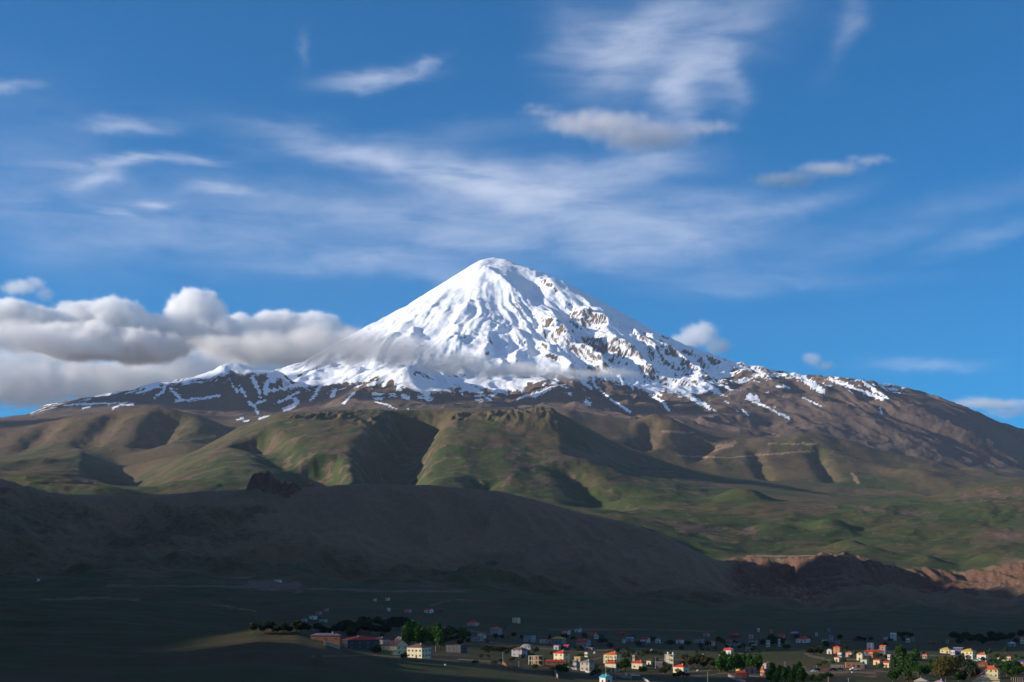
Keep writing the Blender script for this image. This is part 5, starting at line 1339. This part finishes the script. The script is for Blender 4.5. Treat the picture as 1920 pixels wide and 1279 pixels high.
grove(4, 1106, 1122, 1240, 1268, 10, 14, 'bush', 'dark', 'dark shrub beside the stone house', 'dark shrubs beside the stone house', 'bush', 'bush', 1.1, 15)
grove(12, 1278, 1338, 1242, 1256, 15, 22, 'round', 'olive', 'brownish bare tree in the thicket right of the unfinished tower', 'brown bare trees right of the unfinished tower', 'brown_tree', wide=1.3, seed=16)
grove(17, 1342, 1428, 1252, 1262, 25, 36, 'poplar', 'poplar', 'green poplar in the row above the scarlet roof', 'green poplars in a row above the scarlet roof', 'poplar_tree', wide=1.15, seed=17)
tree(1383, 1258, 9, 'round', 'green', 'round green bush behind the domed yellow kiosk', None, 'leafy_tree')
grove(14, 1440, 1505, 1268, 1284, 22, 36, 'poplar', 'green', 'deep green poplar at the bottom right of the orange gable', 'deep green poplars below the field', 'poplar_tree', wide=1.25, seed=18)
grove(7, 1505, 1560, 1274, 1284, 12, 20, 'round', 'green', 'green tree along the bottom below the tan yard', 'green trees below the tan yard', 'leafy_tree', wide=1.3, seed=19)
grove(8, 1440, 1470, 1198, 1216, 9, 13, 'bush', 'dark', 'dark bush around the narrow upright white house', 'dark bushes round the narrow white house', 'bush', 'bush', 1.1, 20)
grove(7, 1515, 1550, 1216, 1238, 12, 18, 'round', 'dark', 'dark tree left of the sunlit right cluster', 'dark trees left of the right cluster', 'dark_tree', wide=1.1, seed=21)
grove(12, 1672, 1722, 1236, 1262, 20, 32, 'poplar', 'green', 'thin green poplar between the right cluster and the willow', 'thin poplars left of the willow', 'poplar_tree', wide=1.15, seed=23)
grove(10, 1672, 1748, 1262, 1284, 20, 28, 'round', 'green', 'full green tree at the bottom left of the willow', 'full green trees left of the willow', 'leafy_tree', wide=1.15, seed=24)
grove(4, 1700, 1716, 1276, 1284, 10, 14, 'round', 'willow', 'low rusty orange tree by the grey gable', 'rusty trees by the grey gable', 'rusty_tree', wide=1.2, seed=25)
tree(1774, 1283, 60, 'willow', 'willow', 'huge golden brown willow, the largest tree of the village', None, 'willow_tree')
grove(5, 1796, 1830, 1262, 1284, 26, 36, 'round', 'dark', 'dark green tree against the right side of the willow', 'dark trees right of the willow', 'dark_tree', wide=1.0, seed=26)
tree(1797, 1284, 25, 'round', 'green', 'vivid green tree in front of the willow at the bottom edge', None, 'leafy_tree')
tree(1750, 1262, 30, 'round', 'green', 'green tree overlapping the left of the golden willow', None, 'leafy_tree')
grove(6, 1853, 1884, 1242, 1254, 9, 14, 'round', 'green', 'green tree among the small houses near the right edge', 'green trees among the right edge houses', 'leafy_tree', wide=1.1, seed=27)
grove(9, 1878, 1918, 1258, 1276, 14, 26, 'round', 'green', 'green tree right of the large orange-roofed villa', 'green trees right of the orange-roofed villa', 'leafy_tree', wide=1.0, seed=28)
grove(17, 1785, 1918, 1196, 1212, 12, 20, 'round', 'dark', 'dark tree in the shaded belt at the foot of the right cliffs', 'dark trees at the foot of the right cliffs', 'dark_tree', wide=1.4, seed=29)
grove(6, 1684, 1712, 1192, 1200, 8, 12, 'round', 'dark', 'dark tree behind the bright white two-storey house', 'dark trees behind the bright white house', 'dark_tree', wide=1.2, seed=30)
grove(17, 1030, 1240, 1196, 1230, 8, 13, 'bush', 'dark', 'small dark bush scattered between the shaded middle houses', 'bushes between the shaded middle houses', 'bush', 'bush', 1.1, 31)
grove(17, 1250, 1540, 1196, 1220, 8, 13, 'bush', 'dark', 'small dark bush scattered among the upper right houses', 'bushes among the upper right houses', 'bush', 'bush', 1.1, 32)
grove(12, 1530, 1670, 1226, 1256, 8, 13, 'bush', 'green', '', 'green bushes among the sunlit right cluster', 'bush', 'bush', 1.1, 33)
grove(9, 1140, 1260, 1226, 1240, 8, 13, 'bush', 'dark', '', 'dark bushes above the pillared yellow house', 'bush', 'bush', 1.2, 34)
grove(8, 870, 1000, 1196, 1212, 8, 13, 'round', 'dark', '', 'dark trees round the cream gable', 'dark_tree', 'tree', 1.2, 35)
grove(8, 1560, 1700, 1200, 1222, 9, 14, 'round', 'dark', '', 'dark trees above the right cluster', 'dark_tree', 'tree', 1.2, 36)
grove(17, 1000, 1240, 1232, 1262, 7, 12, 'bush', 'green', '', 'small green bushes in the sunlit middle gardens', 'bush', 'bush', 1.1, 37)
grove(15, 1590, 1740, 1222, 1244, 7, 12, 'round', 'green', '', 'small green trees right of the cream two-storey house', 'leafy_tree', 'tree', 1.1, 38)
grove(14, 1790, 1918, 1226, 1250, 8, 14, 'round', 'green', '', 'small green trees round the golden-roofed house', 'leafy_tree', 'tree', 1.1, 39)
grove(9, 880, 1000, 1232, 1246, 6, 10, 'bush', 'olive', '', 'olive bushes along the track below the blue-grey villa', 'bush', 'bush', 1.2, 40)
grove(12, 1300, 1440, 1216, 1232, 7, 11, 'round', 'dark', '', 'dark trees in front of the tan yellow-roofed house', 'dark_tree', 'tree', 1.2, 41)
